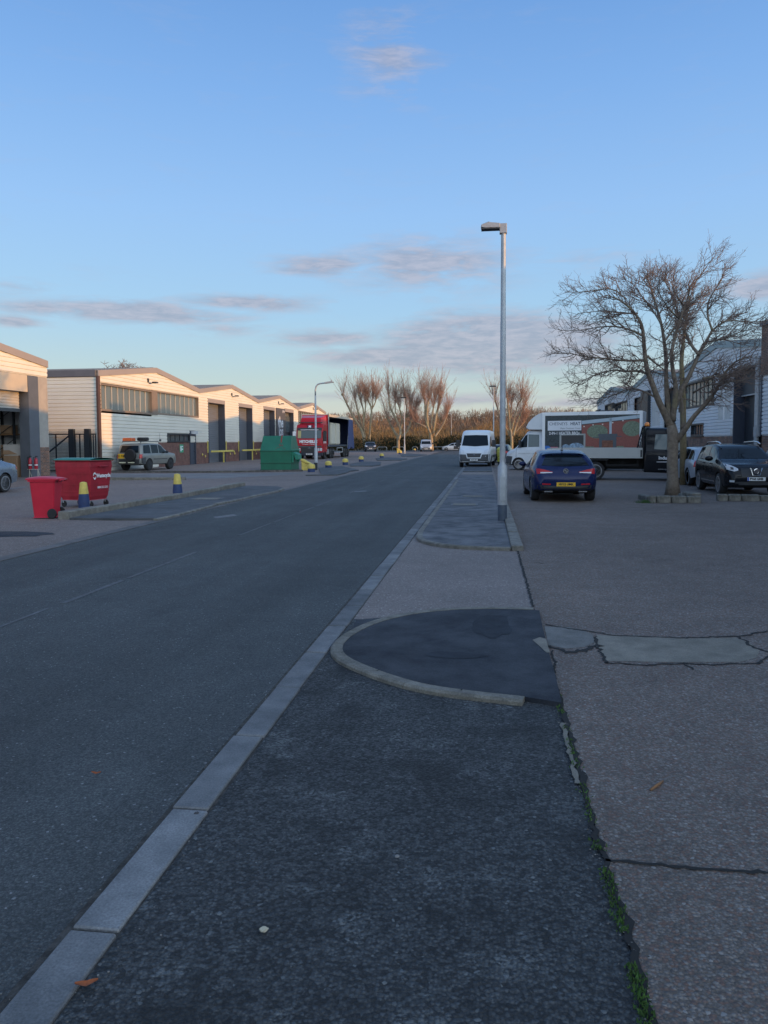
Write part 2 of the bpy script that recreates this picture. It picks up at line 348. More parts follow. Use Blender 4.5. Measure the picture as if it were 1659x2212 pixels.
sheet('road', [(XL, -6), (XC0, -6), (XC0, 133), (XL, 133)], 0, A_ROAD)
sheet('side_road', [(-70, 133), (60, 133), (60, 149), (-70, 149)], .002, A_ROAD)
sheet('left_forecourt', [(-70, -6), (XL-.25, -6), (XL-.25, 133), (-70, 133)], .006, C_LEFT)
sheet('right_yard', [(XJ, -6), (70, -6), (70, 133), (XJ, 133)], .010, C_YARD)
sheet('coarse_apron', [(XC1, -6), (XJ, -6), (XJ, 7.4), (XC1, 7.4)], .004, A_COARSE)
sheet('crossover', [(XC1, 7.4), (XJ, 7.4), (XJ, 60), (XC1, 60)], .0045, C_CROSS)
sheet('far_footpath', [(XC1, 60), (XJ, 60), (XJ, 133), (XC1, 133)], .012, T_DARK)
# drop kerb channel blocks along the right edge of the road
mb = MB(); y = -3.0; bed = MB().box(XC0-.03, XC1+.05, -6, 60, -.05, .003)
for k in range(70):
    y1 = y + .915; w = random.gauss(0, .004)
    if y > -2: mb.box(XC0+w, XC1+w-.01, y+.009, y1-.009, -.05, .016+random.gauss(0, .002))
    y = y1
struct(bed.build('channel_bed', slab('gritty_bed', (.03, .027, .025), (.085, .078, .07), 18, .95, .6, 160)))
struct(mb.build('channel_blocks', C_CHAN, bev=.006))
mb = MB(); y = -2.0
for k in range(60):
    y1 = y+1.8; mb.box(XL-.25, XL, y+.006, y1-.006, -.05, .012); y = y1
struct(mb.build('left_channel_blocks', slab('left_channel_concrete', (.095, .09, .088), (.15, .14, .135), 3, .85, .3)))
# the oval tarmac island with its kerb
OUT = [(1128, 1527), (1000, 1513), (900, 1498), (820, 1474), (760, 1450), (725, 1432), (712, 1415), (718, 1396), (745, 1374), (795, 1350), (870, 1331), (960, 1320), (1060, 1317.5), (1152, 1320)]
og = GP(*OUT)
def smooth(P, n=2):
    for _ in range(n):
        Q = [P[0]]
        for a, b in zip(P, P[1:]): Q += [a.lerp(b, .25), a.lerp(b, .75)]
        P = Q+[P[-1]]
    return P
og = smooth(og)
def offset(P, d):
    Q = []
    for i, p in enumerate(P):
        t = (P[min(i+1, len(P)-1)]-P[max(i-1, 0)]).normalized(); Q.append(p+Vector((t.y, -t.x, 0))*d)
    return Q
inn = offset(og, .10)
mb = MB(); n = len(og); acc = 0; seg = 0
prof = lambda o, i: [(o.x, o.y, -.03), (o.x, o.y, .028), (o.lerp(i, .18).x, o.lerp(i, .18).y, .042), (i.x, i.y, .040), (i.x, i.y, -.03)]
for k in range(n-1):
    L = (og[k+1]-og[k]).length; a0, b0 = og[k], inn[k]; a1, b1 = og[k+1], inn[k+1]; acc += L
    if acc > .85: acc = 0; a1 = a1.lerp(a0, .12/max(L, .12)*.08); b1 = b1.lerp(b0, .01)
    A = prof(a0, b0); B = prof(a1, b1); mb.add(A+B, [(i, i+1, 6+i-0, 5+i) for i in range(4)]+[(0, 1, 2, 3, 4), (9, 8, 7, 6, 5)])
struct(mb.build('island_kerb', slab('warm_kerb_concrete', (.12, .11, .092), (.20, .185, .155), 8, .88, .5, 80)))
jm = MB()
for k in range(6, n-3, 9):
    a_, b_ = og[k], inn[k]; d_ = (og[k+1]-og[k]).normalized()*.005; jm.add([(a_-d_).xy[:]+(.030,), (a_+d_).xy[:]+(.030,), (b_+d_).xy[:]+(.0445,), (b_-d_).xy[:]+(.0445,)], [(0, 1, 2, 3)])
struct(jm.build('kerb_joints', FILL, fix=False))
tar = inn + GP((1165, 1326), (1172, 1362), (1186, 1420), (1200, 1470), (1213, 1529))
raised('tarmac_island', tar, -.03, .036, A_FRESH)
stain = lambda c, rx, ry, n=18: [(c.x+rx*math.cos(a)*random.uniform(.75, 1.1), c.y+ry*math.sin(a)*random.uniform(.75, 1.1)) for a in [2*math.pi*i/n for i in range(n)]]
OILM = slab('oil_stain', (.010, .012, .017), (.022, .025, .032), 5, .8, .3, 140)
sheet('oil_stain', stain(G(1062, 1358), .19, .50), .0385, OILM); sheet('oil_stain', stain(G(985, 1425), .26, .10), .0385, OILM)
sheet('tarmac_infill', GP((752, 1385), (770, 1340), (838, 1335), (800, 1352), (775, 1366)), .009, A_FRESH)
# raised footpath, its kerb and the concrete upstand beside the yard
fy = 12.45
fp = [G(905, 1172), G(893, 1176)]
kp = smooth([Vector((XC1+.03, 34, 0)), Vector((XC1+.02, 15.6, 0)), Vector((XC1+.02, 14.2, 0)), Vector((XC1+.10, 13.3, 0)), Vector((XC1+.42, 12.72, 0)), Vector((-.4, 12.4, 0)), Vector((.40, 12.3, 0))])
ki = offset(kp, -.11)
mb = MB()
for k in range(len(kp)-1):
    q = lambda o, i: [(o.x, o.y, -.03), (o.x, o.y, .05), (o.lerp(i, .15).x, o.lerp(i, .15).y, .066), (i.x, i.y, .062), (i.x, i.y, -.03)]
    A = q(kp[k], ki[k]); B = q(kp[k+1], ki[k+1]); mb.add(A+B, [(i, i+1, 6+i, 5+i) for i in range(4)]+[(0, 1, 2, 3, 4), (9, 8, 7, 6, 5)])
struct(mb.build('footpath_kerb', C_KERB))
raised('footpath', ki + [Vector((.40, 34, 0)), Vector((XC1+.14, 34, 0))], -.03, .058, T_PATH)
raised('footpath_ramp', [(XC1+.03, 34.02), (.4, 34.02), (.4, 40), (XC1+.03, 40)], -.03, .035, T_PATH)
raised('far_pavement', [(XC1+.03, 44), (.4, 44), (.4, 59), (XC1+.03, 59)], -.03, .05, T_DARK)
mb = MB()
y = 12.32
for k in range(14):
    L = random.uniform(1.5, 1.9); mb.box(.42+random.gauss(0, .004), .605+random.gauss(0, .004), y+.008, y+L-.008, -.03, (.10 if k else .085)+random.gauss(0, .004)); y += L
    if y > 25.5: break
struct(mb.build('yard_kerb', C_KERB, bev=.012))
# inspection covers in the footpath
for nm, q, lab in (('nearer', [(985, 1091), (1026, 1091), (1022, 1098), (980, 1098)], 'nearer pale rectangular inspection cover in the right footpath'), ('farther', [(1003, 1073), (1043, 1073), (1040, 1079), (999, 1079)], 'farther pale rectangular inspection cover in the right footpath')):
    px = GP(*q); c = sum((Vector(p) for p in px), Vector())/4
    t = thing('inspection_cover', lab, 'manhole cover', (c.x, c.y, .058), group='covers in the footpath')
    MB().box(-.36, .36, -.30, .30, 0, .004).build('cover_frame', DKSTEEL, t); MB().box(-.30, .30, -.25, .25, .004, .009).build('lid', C_PALE, t, bev=.003)
# yard joints, cracks and concrete repairs
mb = MB()
ribbon(mb, [(XJ, -1), (XJ, 7.2)], .035, .0145, .05); ribbon(mb, [(XJ+.0, 7.2), (XJ+.02, 12.3)], .03, .0145, .05)
ribbon(mb, [G(1308, 1865), G(1480, 1880), G(1659, 1893), (3.0, 2.92)], .022, .0145, .03, .2)
struct(mb.build('joint_gap', FILL, fix=False))
mb = MB(); random.seed(15)
ribbon(mb, [(XJ-.03, 3.9), (XJ-.025, 4.75)], .03, .0155, .05, .12)
struct(mb.build('crumbled_mortar', C_PALE, fix=False))
mb = MB()
for pts, w in ((GP((1178, 1352), (1240, 1362), (1330, 1376), (1480, 1381), (1595, 1378), (1659, 1366)), .03), (GP((1286, 1378), (1294, 1404), (1312, 1436), (1400, 1440), (1480, 1436)), .03),
               (GP((1480, 1436), (1530, 1440), (1640, 1436), (1659, 1420)), .025), (GP((1188, 1398), (1215, 1410), (1262, 1408), (1290, 1396)), .06), (GP((1476, 1438), (1500, 1450)), .02), (GP((1190, 1408), (1200, 1440), (1190, 1470)), .02),
               (GP((1595, 1378), (1625, 1400), (1659, 1412)), .03), (GP((1150, 1216), (1175, 1219)), .02), ([(3.2, 7.5), (5.2, 7.4)], .03), ([(.6, 19.3), (9, 18.9)], .02), ([(3.1, -1), (3.0, 2.9)], .02)):
    ribbon(mb, pts, w, .0150, .04, .35)
struct(mb.build('yard_cracks', FILL, fix=False))
sheet('yard_patch', GP((1290, 1374), (1350, 1377), (1480, 1382), (1590, 1380), (1622, 1393), (1640, 1408), (1634, 1424), (1600, 1433), (1480, 1434), (1310, 1431), (1296, 1404), (1283, 1395)), .0125, C_PALE)
sheet('yard_patch', GP((1176, 1356), (1225, 1357), (1262, 1364), (1281, 1376), (1284, 1390), (1262, 1401), (1222, 1404), (1184, 1396)), .0125, slab('grey_repair', (.125, .12, .11), (.18, .17, .155), 5, .85, .3))
sheet('broken_edge', GP((1150, 1392), (1166, 1386), (1180, 1390), (1184, 1408), (1188, 1420), (1180, 1420), (1166, 1406)), .0400, C_PALE)
# left side: tarmac footpath islands, the concrete upstand and far kerbs
def lk(name, pts, w, h, seg=1.1, mat=C_KERB):
    mb = MB(); P = [Vector((p[0], p[1], 0)) for p in pts]
    for a, b in zip(P, P[1:]):
        d = (b-a); n = max(1, round(d.length/seg)); t = d.normalized(); s = Vector((-t.y, t.x, 0))
        for i in range(n):
            u = a.lerp(b, i/n)+t*.008; v = a.lerp(b, (i+1)/n)-t*.008; j = random.gauss(0, .008); hh = h+random.gauss(0, .006)
            mb.prism([((u+s*j).x, (u+s*j).y), ((v+s*j).x, (v+s*j).y), (v+s*(w+j)).xy[:], (u+s*(w+j)).xy[:]], 'z', -.03, hh)
    return struct(mb.build(name, mat, bev=.02))
e0, e1, e2 = G(147, 1123), G(384, 1081), G(530, 1051.5)
lk('left_upstand_kerb', [e0, e1, e2],   .27, .19, 1.5, slab('pale_kerb_concrete', (.15, .14, .12), (.235, .22, .19), 7, .85, .4, 90))
isl = GP((166, 1124), (250, 1125), (341, 1124.5), (385, 1115), (470, 1092), (560, 1071), (606, 1062), (613, 1057), (598, 1053), (532, 1052), (384, 1081.5), (150, 1124))
raised('left_footpath_island', isl, -.03, .055, T_DARK)
lk('left_island_kerb', [G(613, 1058.5), G(604, 1063), G(560, 1072.5), G(470, 1093.5), G(385, 1116.5), G(341, 1126)], -.12, .062, 1.0)
c = G(448, 1081); t = thing('inspection_cover', 'pale square inspection cover in the left footpath island', 'manhole cover', (c.x, c.y, .055)); MB().box(-.45, .45, -.4, .4, 0, .004).build('cover_frame', DKSTEEL, t); MB().box(-.38, .38, -.33, .33, .004, .008).build('lid', C_PALE, t)
for q in ([(694, 1027), (688, 1012), (706, 1009.5), (736, 1008), (775, 1017), (757, 1019), (748, 1023), (729, 1027.5), (660, 1028)], [(756, 1003.5), (786, 998), (823, 999), (822, 1005.5), (806, 1008), (757, 1008)],
          [(812, 991), (835, 989), (858, 990), (880, 992), (868, 995), (815, 995.5)], [(866, 982), (884, 980), (922, 983), (900, 986.5), (868, 986.5)]):
    raised('tarmac_island', GP(*q), -.03, .06, T_DARK)
sheet('dark_patch', stain(G(15, 1154), 1.0, .5), .0105, A_FRESH)
lk('far_kerb', [G(232, 1038), G(400, 1037)], .25, .14, 1.3); lk('apron_kerb', [G(232, 1021.5), G(450, 1021.5), G(600, 1019.5), G(655, 1018.5)], .14, .11, 1.5, slab('dirty_kerb', (.06, .055, .05), (.13, .12, .11), 5, .9, .4))
sheet('pale_strip', [p for p in GP((228, 1034), (470, 1034), (600, 1027), (655, 1022.5), (540, 1023), (228, 1024))], .0105, slab('worn_pale_tarmac', (.13, .13, .135), (.20, .195, .19), .8, .85, .3))
WL = M('worn_white_line', (.14, .14, .142), .8, var=.3, vs=9)
mb = MB(); random.seed(3)
yy = 4.0
while yy < 120:
    ln_ = random.uniform(1.0, 2.6); mb.box(-4.62, -4.58+random.uniform(0, .03), yy, yy+ln_, .001, .0045) if random.random() < .85 else 0; yy += ln_+random.uniform(0, .3)
struct(mb.build('road_seam', slab('road_seam_sealant', (.075, .078, .084), (.12, .122, .128), 9, .85, .3)))
mb = MB()
for q in ([(760, 1061.5), (790, 1060), (792, 1062), (762, 1063.5)], [(460, 1117), (505, 1111), (512, 1114), (468, 1120)]): mb.poly([(p.x, p.y, .0045) for p in GP(*q)])
mb.poly([(p.x, p.y, .0125) for p in GP((20, 1055), (55, 1051), (56, 1054), (22, 1058))]); mb.poly([(p.x, p.y, .0125) for p in GP((1020, 1043), (1078, 1039), (1078, 1040.5), (1020, 1045))])
for q in ([(798, 1006), (810, 1003), (812, 1003.6), (800, 1006.6)], [(850, 992), (862, 989), (864, 989.6), (852, 992.6)], [(722, 994), (742, 989), (744, 990), (724, 995)]): mb.poly([(p.x, p.y, .0125) for p in GP(*q)])
struct(mb.build('faded_markings', WL, fix=False))
# moss and grit in the joint between apron and yard
random.seed(5); mb = MB()
for k in range(1500):
    y = random.choice([random.uniform(1.7, 2.6), random.uniform(2.0, 3.3), random.uniform(2.7, 5.4)])
    if math.sin(y*9)+math.sin(y*23+1) < -.35: continue
    x = XJ-.012+random.gauss(0, .014); r = random.uniform(.003, .008)
    a = random.uniform(0, 6.28); mb.add([(x-r*math.cos(a), y-r*math.sin(a), .012), (x+r*math.cos(a), y+r*math.sin(a), .012), (x+random.gauss(0, r), y+random.gauss(0, r), .012+random.uniform(.006, .02))], [(0, 1, 2)])
o = mb.build('moss', M('moss_green', (.045, .10, .018), .9, var=.4, vs=20), fix=False); o['kind'] = 'stuff'
mb = MB()
for k in range(520):
    t = random.random()
    if t < .45: x, y = XJ-.02+random.gauss(0, .03), random.uniform(1.5, 6)
    elif t < .8: x, y = random.choice([XC0-.03, XC1+.03])+random.gauss(0, .025), random.uniform(2, 9)
    else: x, y = random.uniform(-3, 2.5), random.uniform(1.8, 8)
    r = random.uniform(.002, .0055); mb.ball((x, y, .013), (r, r*.8, r*.6), 5, 3)
o = mb.build('loose_grit', slab('grit_stone', (.09, .085, .08), (.22, .21, .20), 60, .9, .2), smooth=True); o['kind'] = 'stuff'
# litter: leaves, a stick, stones and scraps
LEAF = M('dry_leaf', (.32, .085, .025), .8, var=.3, vs=30)
def leaf(px, py, lab, s, rz):
    c = G(px, py); mb = MB()
    mb.grid(lambda u, v: ((u-.5)*s, (v-.5)*s*.4*math.sin(math.pi*(.08+.84*u)), .012+.018*abs(u-.5)+.02*(v-.5)**2), 8, 4)
    t = mb.build('fallen_leaf', LEAF, loc=(c.x, c.y, .006), rz=rz, fix=False); tag(t, lab, 'leaf', 'fallen leaves on the road')
leaf(187, 2139, 'orange dead leaf on the dark apron beside the channel blocks', .07, .4); leaf(208, 1679, 'small orange dead leaf lying out on the road asphalt', .05, .1)
c = G(1418, 1703); a, b = G(1405, 1713), G(1432, 1694)
tag(MB().tube([a+Vector((0, 0, .016)), a.lerp(b, .5)+Vector((.004, 0, .02)), b+Vector((0, 0, .017))], [.006, .008, .005], 7).build('stick', M('stick_wood', (.22, .11, .05), .8), smooth=True), 'short brown stick lying on the aggregate yard', 'stick')
for (px, py, r, mat, lab) in ((570, 2018, .017, M('pale_scrap', (.42, .39, .30), .8, var=.25, vs=40), 'pale crumpled scrap on the coarse dark apron'), (425, 1764, .014, M('dark_stone', (.05, .05, .055), .8), 'small dark stone resting on the channel block'),
                         (858, 1857, .011, M('grey_stone', (.2, .2, .2), .8), 'pale grey pebble on the coarse apron above the scrap')):
    c = G(px, py); mb = MB(); mb.ball((0, 0, r*.45), (r, r*.75, r*.55), 9, 6); mb.v = [tuple(q*random.uniform(.82, 1.15) for q in p) for p in mb.v]
    tag(mb.build('stone' if 'scrap' not in lab else 'litter_scrap', mat, loc=(c.x, c.y, .01), rz=.5), lab, 'stone' if 'scrap' not in lab else 'litter')
# ============================================================ buildings
CLAD = M('white_cladding', (.71, .68, .60), .55, var=.05, vs=.6); CLAD_R = M('white_cladding_right', (.66, .68, .70), .5, var=.06, vs=.6)
FASC = M('taupe_fascia', (.30, .265, .25), .6, var=.05, vs=.7); FASC_R = M('pale_green_fascia', (.30, .37, .37), .6, var=.05)
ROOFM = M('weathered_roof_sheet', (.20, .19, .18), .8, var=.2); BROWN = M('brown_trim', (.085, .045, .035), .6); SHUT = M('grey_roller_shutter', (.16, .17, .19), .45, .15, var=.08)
JAMB = M('slate_blue_jamb', (.045, .055, .08), .55); FRAME = M('bronze_window_frame', (.22, .17, .13), .5, .1); BRICK = brickmat('red_brick', (.20, .062, .045), (.13, .042, .032), (.17, .14, .12))
BRICK2 = brickmat('buff_band_brick', (.27, .12, .07), (.09, .05, .045), (.24, .19, .15)); BRICKD = brickmat('dark_brick', (.075, .038, .032), (.055, .03, .028), (.07, .055, .05))
YEL = M('safety_yellow', (.62, .50, .12), .55, var=.15, vs=6)
EAVE, RIDGE, PER = 6.2, 7.15, 17.0
def gz(y, ya, yb, e=EAVE, r=RIDGE):
    m = (ya+yb)/2; return e+(r-e)*(1-abs(y-m)/((yb-ya)/2))
def cladding(X, sg, ya, yb, z0, holes, mat, parent, top=None, pitch=.232, dep=.03):
    if sg < 0: pitch, dep = .178, .026
    mb = MB(); z = z0; top = top or (lambda y: gz(y, ya, yb)-.12)
    while z < RIDGE:
        z1 = min(z+pitch, RIDGE-.1); zm = (z+z1)/2
        ys = [ya+(yb-ya)*i/240 for i in range(241)]; ok = [y for y in ys if top(y) > zm]
        if not ok or z1-z < .05: break
        iv = [(ok[0], ok[-1])]
        for (h0, h1, hz0, hz1) in holes:
            if hz0 < zm < hz1:
                nv = []
                for a, b in iv:
                    if h1 <= a or h0 >= b: nv.append((a, b)); continue
                    if a < h0: nv.append((a, h0))
                    if h1 < b: nv.append((h1, b))
                iv = nv
        for a, b in iv:
            mb.prism([(X-sg*.06, z), (X-sg*.015, z), (X-sg*.015, z+.028), (X+sg*dep, z+.055), (X+sg*dep, z1-.008), (X-sg*.015, z1), (X-sg*.06, z1)], 'y', a, b)
        z = z1
    # prism('y') takes (x,z) pairs
    return mb.build('cladding', mat, parent)
def gable_parts(t, X, sg, ya, yb, fasc, depth=26, e=EAVE, r=RIDGE):
    m = (ya+yb)/2
    MB().prism([(ya, e), (m, r), (yb, e), (yb, e-.36), (m, r-.36), (ya, e-.36)], 'x', X-sg*.04, X+sg*.10).build('fascia', fasc, t)
    rf = MB(); xb = X-sg*depth
    rf.prism([(ya, e-.02), (m, r-.02), (yb, e-.02), (yb, e-.14), (m, r-.14), (ya, e-.14)], 'x', X-sg*.06, xb)
    n = 34
    for i in range(n):                          # roof sheet ribs, one roof material
        y = ya+(yb-ya)*(i+.5)/n; s = (r-e)/((yb-ya)/2)*(1 if y < m else -1)
        rf.add([(x, y+dy, gz(y, ya, yb, e, r)-.02+s*dy+dz) for x in (X-sg*.07, xb) for dy, dz in ((-.10, 0), (-.05, .05), (.05, .05), (.10, 0))], [(0, 1, 5, 4), (1, 2, 6, 5), (2, 3, 7, 6), (0, 1, 2, 3), (4, 5, 6, 7)])
    rf.build('roof', ROOFM, t)
    w = MB(); zz = e-.15
    w.box(min(xb, X-sg*.06), max(xb, X-sg*.06), ya+.02, ya+.22, 0, zz); w.box(min(xb, X-sg*.06), max(xb, X-sg*.06), yb-.22, yb-.02, 0, zz)
    w.prism([(ya+.22, 0), (yb-.22, 0), (yb-.22, e-.2), (m, r-.2), (ya+.22, e-.2)], 'x', xb, xb+sg*.2); w.build('wall', BRICKD, t)
def shutter(t, X, sg, ya, yb, z0, z1, dep=.57, header=.3, jm=JAMB, fm=FASC, bottom=0.0):
    d = MB(); n = max(4, int((z1-header-bottom)/.045))
    xs = X-sg*dep
    d.grid(lambda u, v: (xs+sg*.012*math.cos(v*n*math.pi*.5), ya+(yb-ya)*u, bottom+(z1-header-bottom)*v), 1, n)
    o = d.build('roller_door', SHUT, t, smooth=True, fix=False)
    if bottom > 0: MB().box(xs-.03, xs+.04, ya, yb, bottom-.12, bottom).build('bottom_rail', SHUT, o)
    f = MB(); lo, hi = sorted((xs-sg*.02, X+sg*.045))
    f.box(lo, hi, yb-.07, yb+.02, 0, z1).build('door_jamb', jm, t); MB().box(lo, hi, ya-.02, ya+.07, 0, z1).build('door_jamb', jm, t)
    MB().box(*sorted((xs+sg*.02, X+sg*.055)), ya-.06, yb+.06, z1-header, z1+.04).build('door_header', fm, t)
def strip_window(t, X, sg, ya, yb, za, zb, n, dep=.16, fm=FRAME, gm=GLASS, skew=0.0):
    f = MB(); x0, x1 = sorted((X-sg*dep, X+sg*.05)); w = .06
    f.box(x0, x1, ya, yb, zb-.10, zb); f.box(x0, x1, ya, yb, za, za+.13); f.box(x0, x1, ya, ya+w, za+.13, zb-.10); f.box(x0, x1, yb-w, yb, za+.13, zb-.10)
    o = f.build('window', fm, t)
    for i in range(1, n):
        y = ya+(yb-ya)*i/n; MB().box(*sorted((X-sg*(dep-.02), X-sg*(dep-.085))), y-.024, y+.024, za+.13, zb-.10).build('mullion', MULL if fm is FRAME else fm, o)
    MB().box(*sorted((X-sg*(dep-.03), X-sg*(dep-.045))), ya+.02, yb-.02, za+.05, zb-.05).build('pane', gm, o); return o
def floodlight(t, X, sg, y, z):
    m = MB().tube([(X, y, z), (X+sg*.45, y+.1, z+.03)], .035, 6); m.box(*sorted((X+sg*.3, X+sg*.62)), y-.12, y+.2, z, z+.10); m.box(*sorted((X, X+sg*.12)), y-.3, y-.18, z+.05, z+.32)
    m.build('floodlight', DARKPL, t)
LX = -23.5; MULL = M('cream_mullion', (.55, .50, .43), .5, var=.05)
def row_unit(ya, label):
    return thing('industrial_unit', label, 'building', (0, 0, 0), 0, 'gabled white units along the left side')
def finish(t, ya, yb, holes, brick, z0=1.78, X=LX, sg=1, cm=CLAD, fm=FASC, bm_=BRICK):
    # brick: spans of plinth; elsewhere cladding runs to the ground
    cladding(X, sg, ya, yb, z0, holes, cm, t)
    for a, b in brick: MB().box(*sorted((X-sg*.2, X-sg*.005)), a, b, 0, z0-.002).build('brick_plinth', bm_, t)
    gable_parts(t, X, sg, ya, yb, fm)
# --- second building: strip windows, small office window and door
ya, yb = 44.6, 61.5
t = row_unit(ya, 'white unit with long strip windows and a brick office corner, beside the parked off-roader')
holes = [(44.95, 52.3, 3.75, 5.45), (53.15, 61.25, 3.8, 5.5), (54.8, 59.25, 1.7, 2.45)]
finish(t, ya, yb, holes, [(53.2, 59.25), (60.45, 61.5)])
low = MB(); z = 0
while z < 1.7:
    low.prism([(LX-.05, z), (LX-.015, z), (LX-.015, z+.028), (LX+.03, z+.055), (LX+.03, z+.214), (LX-.015, z+.222), (LX-.05, z+.222)], 'y', ya, 53.2); z += .2225
low.build('lower_cladding', CLAD, t)
strip_window(t, LX, 1, 44.95, 52.3, 3.75, 5.45, 9); MB().box(LX-.2, LX+.06, 52.3, 53.15, 3.75, 5.5).build('window_pier', FRAME, t); strip_window(t, LX, 1, 53.15, 61.25, 3.8, 5.5, 9)
strip_window(t, LX, 1, 54.8, 59.25, 1.79, 2.45, 5, fm=DKSTEEL)
d = MB().box(LX-.12, LX-.05, 59.3, 60.4, 0, 2.3); dd = d.build('door', JAMB, t); MB().box(LX-.05, LX+.03, 60.2, 60.32, 1.0, 1.06).build('handle', CHROME, dd)
MB().box(LX-.15, LX+.06, 59.22, 59.3, 0, 2.72).box(LX-.15, LX+.06, 60.4, 60.48, 0, 2.72).box(LX-.15, LX+.055, 59.3, 60.4, 2.3, 2.72).build('door_frame', JAMB, t)
MB().box(LX+.06, LX+.35, 59.5, 60.2, 2.45, 2.7).box(LX+.3, LX+.36, 60.3, 61.0, 2.62, 2.66).build('wall_camera', LENS, t)
sg_ = MB().box(LX, LX+.02, 57.2, 57.9, 1.0, 1.62).build('exit_sign', M('green_sign', (.03, .32, .17), .5, var=.05), t)
mb = MB().box(LX+.02, LX+.024, 57.3, 57.5, 1.1, 1.5).box(LX+.02, LX+.024, 57.55, 57.8, 1.2, 1.3).box(LX+.02, LX+.024, 57.55, 57.8, 1.42, 1.5); mb.build('pictogram', WHITEINK, sg_)
floodlight(t, LX, 1, 51.9, 5.95)
MB().box(LX-.03, LX+.10, 44.5, 44.78, 0, 5.86).build('corner_trim', BROWN, t)
# side wall towards the camera: the same cladding returning, with its own fascia
sd = MB(); z = 0.0
while z < 5.75:
    z1 = z+.232; yy = 44.58
    sd.prism([(yy+.05, z), (yy+.015, z), (yy+.015, z+.028), (yy-.03, z+.055), (yy-.03, z1-.008), (yy+.015, z1), (yy+.05, z1)], 'x', -28.3, LX-.05); z = z1
sd.build('side_cladding', CLAD, t)
MB().box(-29, LX-.05, 44.45, 44.6, 5.82, 6.22).build('side_fascia', M('slate_fascia', (.11, .11, .125), .6), t)
MB().box(-28.75, -28.3, 44.42, 44.6, 0, 5.8).build('side_downpipe', BROWN, t)
# --- third building: two roller doors
ya, yb = 61.5, 78.2
t = row_unit(ya, 'white unit with two tall grey roller doors behind yellow bars, left of the green skip')
finish(t, ya, yb, [(63.5, 67.7, 0, 5.5), (71.8, 76.05, 0, 5.55)], [(61.5, 63.44), (67.76, 71.74), (76.11, 78.2)])
for a, b in ((63.5, 67.7), (71.8, 76.05)):
    shutter(t, LX, 1, a, b, 0, 5.5)
    MB().box(LX+.02, LX+.06, a-.36, a-.2, .9, 1.9).build('yellow_guard', YEL, t); MB().box(LX+.02, LX+.06, b+.15, b+.32, .9, 1.9).build('yellow_guard', YEL, t)
for y, z in ((61.9, .75), (62.6, .62), (69.0, .72), (70.1, .9), (70.3, .7), (77.0, .9), (77.2, .6)): MB().ball((LX+.05, y, z), (.05, .10, .11), 8, 5).build('wall_fitting', YEL, t)
floodlight(t, LX, 1, 69.9, 6.05)
# --- fourth building: two doors with a tall dark sign between them
ya, yb = 78.2, 95.3
t = row_unit(ya, 'white unit with a tall dark sign board between two roller doors, above the green skip')
finish(t, ya, yb, [(80.15, 84.45, 0, 5.6), (88.75, 93.05, 0, 5.65)], [(78.2, 80.1), (84.5, 88.7), (93.1, 95.3)])
shutter(t, LX, 1, 80.15, 84.45, 0, 5.6)
shutter(t, LX, 1, 88.75, 93.05, 0, 5.65, header=.3)
MB().box(LX-.53, LX-.46, 88.82, 92.98, 3.0, 4.9).build('glazed_panel', GLASS, t); MB().box(LX-.5, LX-.42, 88.82, 92.98, 2.75, 3.0).build('door_rail', DKSTEEL, t)
sb = MB().box(LX+.04, LX+.14, 84.9, 88.65, 1.6, 5.65).build('sign_board', M('dark_sign_panel', (.085, .08, .085), .5), t)
def onleft(s, y, z, size, par, bold=0, X=LX+.142): return text('lettering', s, size, WHITEINK, (X, y, z), (0, 1, 0), (0, 0, 1), par, bold=bold)
onleft('the', 86.6, 4.0, 1.7, sb, .05); onleft('los', 86.7, 3.0, 1.7, sb, .05); onleft('INTERIORS', 86.9, 2.42, .36, sb); onleft('SHOWROOM', 86.9, 2.08, .28, sb); onleft('OPEN', 87.9, 5.3, .4, sb)
floodlight(t, LX, 1, 86.3, 6.1)
# --- fifth building: high strip window behind the lorry
ya, yb = 95.3, 112.4
t = row_unit(ya, 'farthest white unit with a high strip window, half hidden behind the red lorry')
finish(t, ya, yb, [(95.5, 110.5, 3.4, 5.75)], [(95.3, 112.4)])
strip_window(t, LX, 1, 95.5, 110.5, 3.4, 5.75, 14)
floodlight(t, LX, 1, 104.2, 6.2)
# --- first building, nearest: open roller door with the store room inside
ya, yb = 22.1, 39.15
t = row_unit(ya, 'nearest white unit at the left edge, its roller door half open on a store room')
cladding(LX, 1, ya, yb, 5.3, [], CLAD, t)
cladding(LX, 1, ya, 29.6, 1.78, [], CLAD, t, top=lambda y: 5.3)
MB().box(LX-.2, LX-.005, ya, 29.6, 0, 1.778).build('brick_plinth', BRICK, t)
gable_parts(t, LX, 1, ya, yb, FASC)
MB().box(LX-.15, LX+.02, 29.6, 37.75, 4.42, 5.28).build('door_header', M('cream_header_panel', (.50, .43, .33), .6, var=.05), t)
d = MB(); d.grid(lambda u, v: (LX-.35+.018*math.cos(v*24*math.pi*.5), 29.6+7.5*u, 3.55+.9*v), 1, 24); o = d.build('roller_door', M('cream_shutter', (.42, .39, .34), .5, .1), t, smooth=True, fix=False)
MB().box(LX-.4, LX-.3, 29.6, 37.1, 3.38, 3.55).build('bottom_rail', GREYPL, o)
MB().box(LX-.5, LX+.06, 37.3, 38.2, 0, 5.27).build('door_jamb', M('slate_column', (.10, .11, .13), .5), t)
MB().box(LX-.3, LX+.03, 38.2, 39.1, 1.55, 5.28).build('pale_column', M('pale_column_paint', (.36, .33, .29), .6), t); MB().box(LX-.3, LX+.02, 38.22, 39.12, 0, 1.55).build('brick_pier', BRICK2, t)
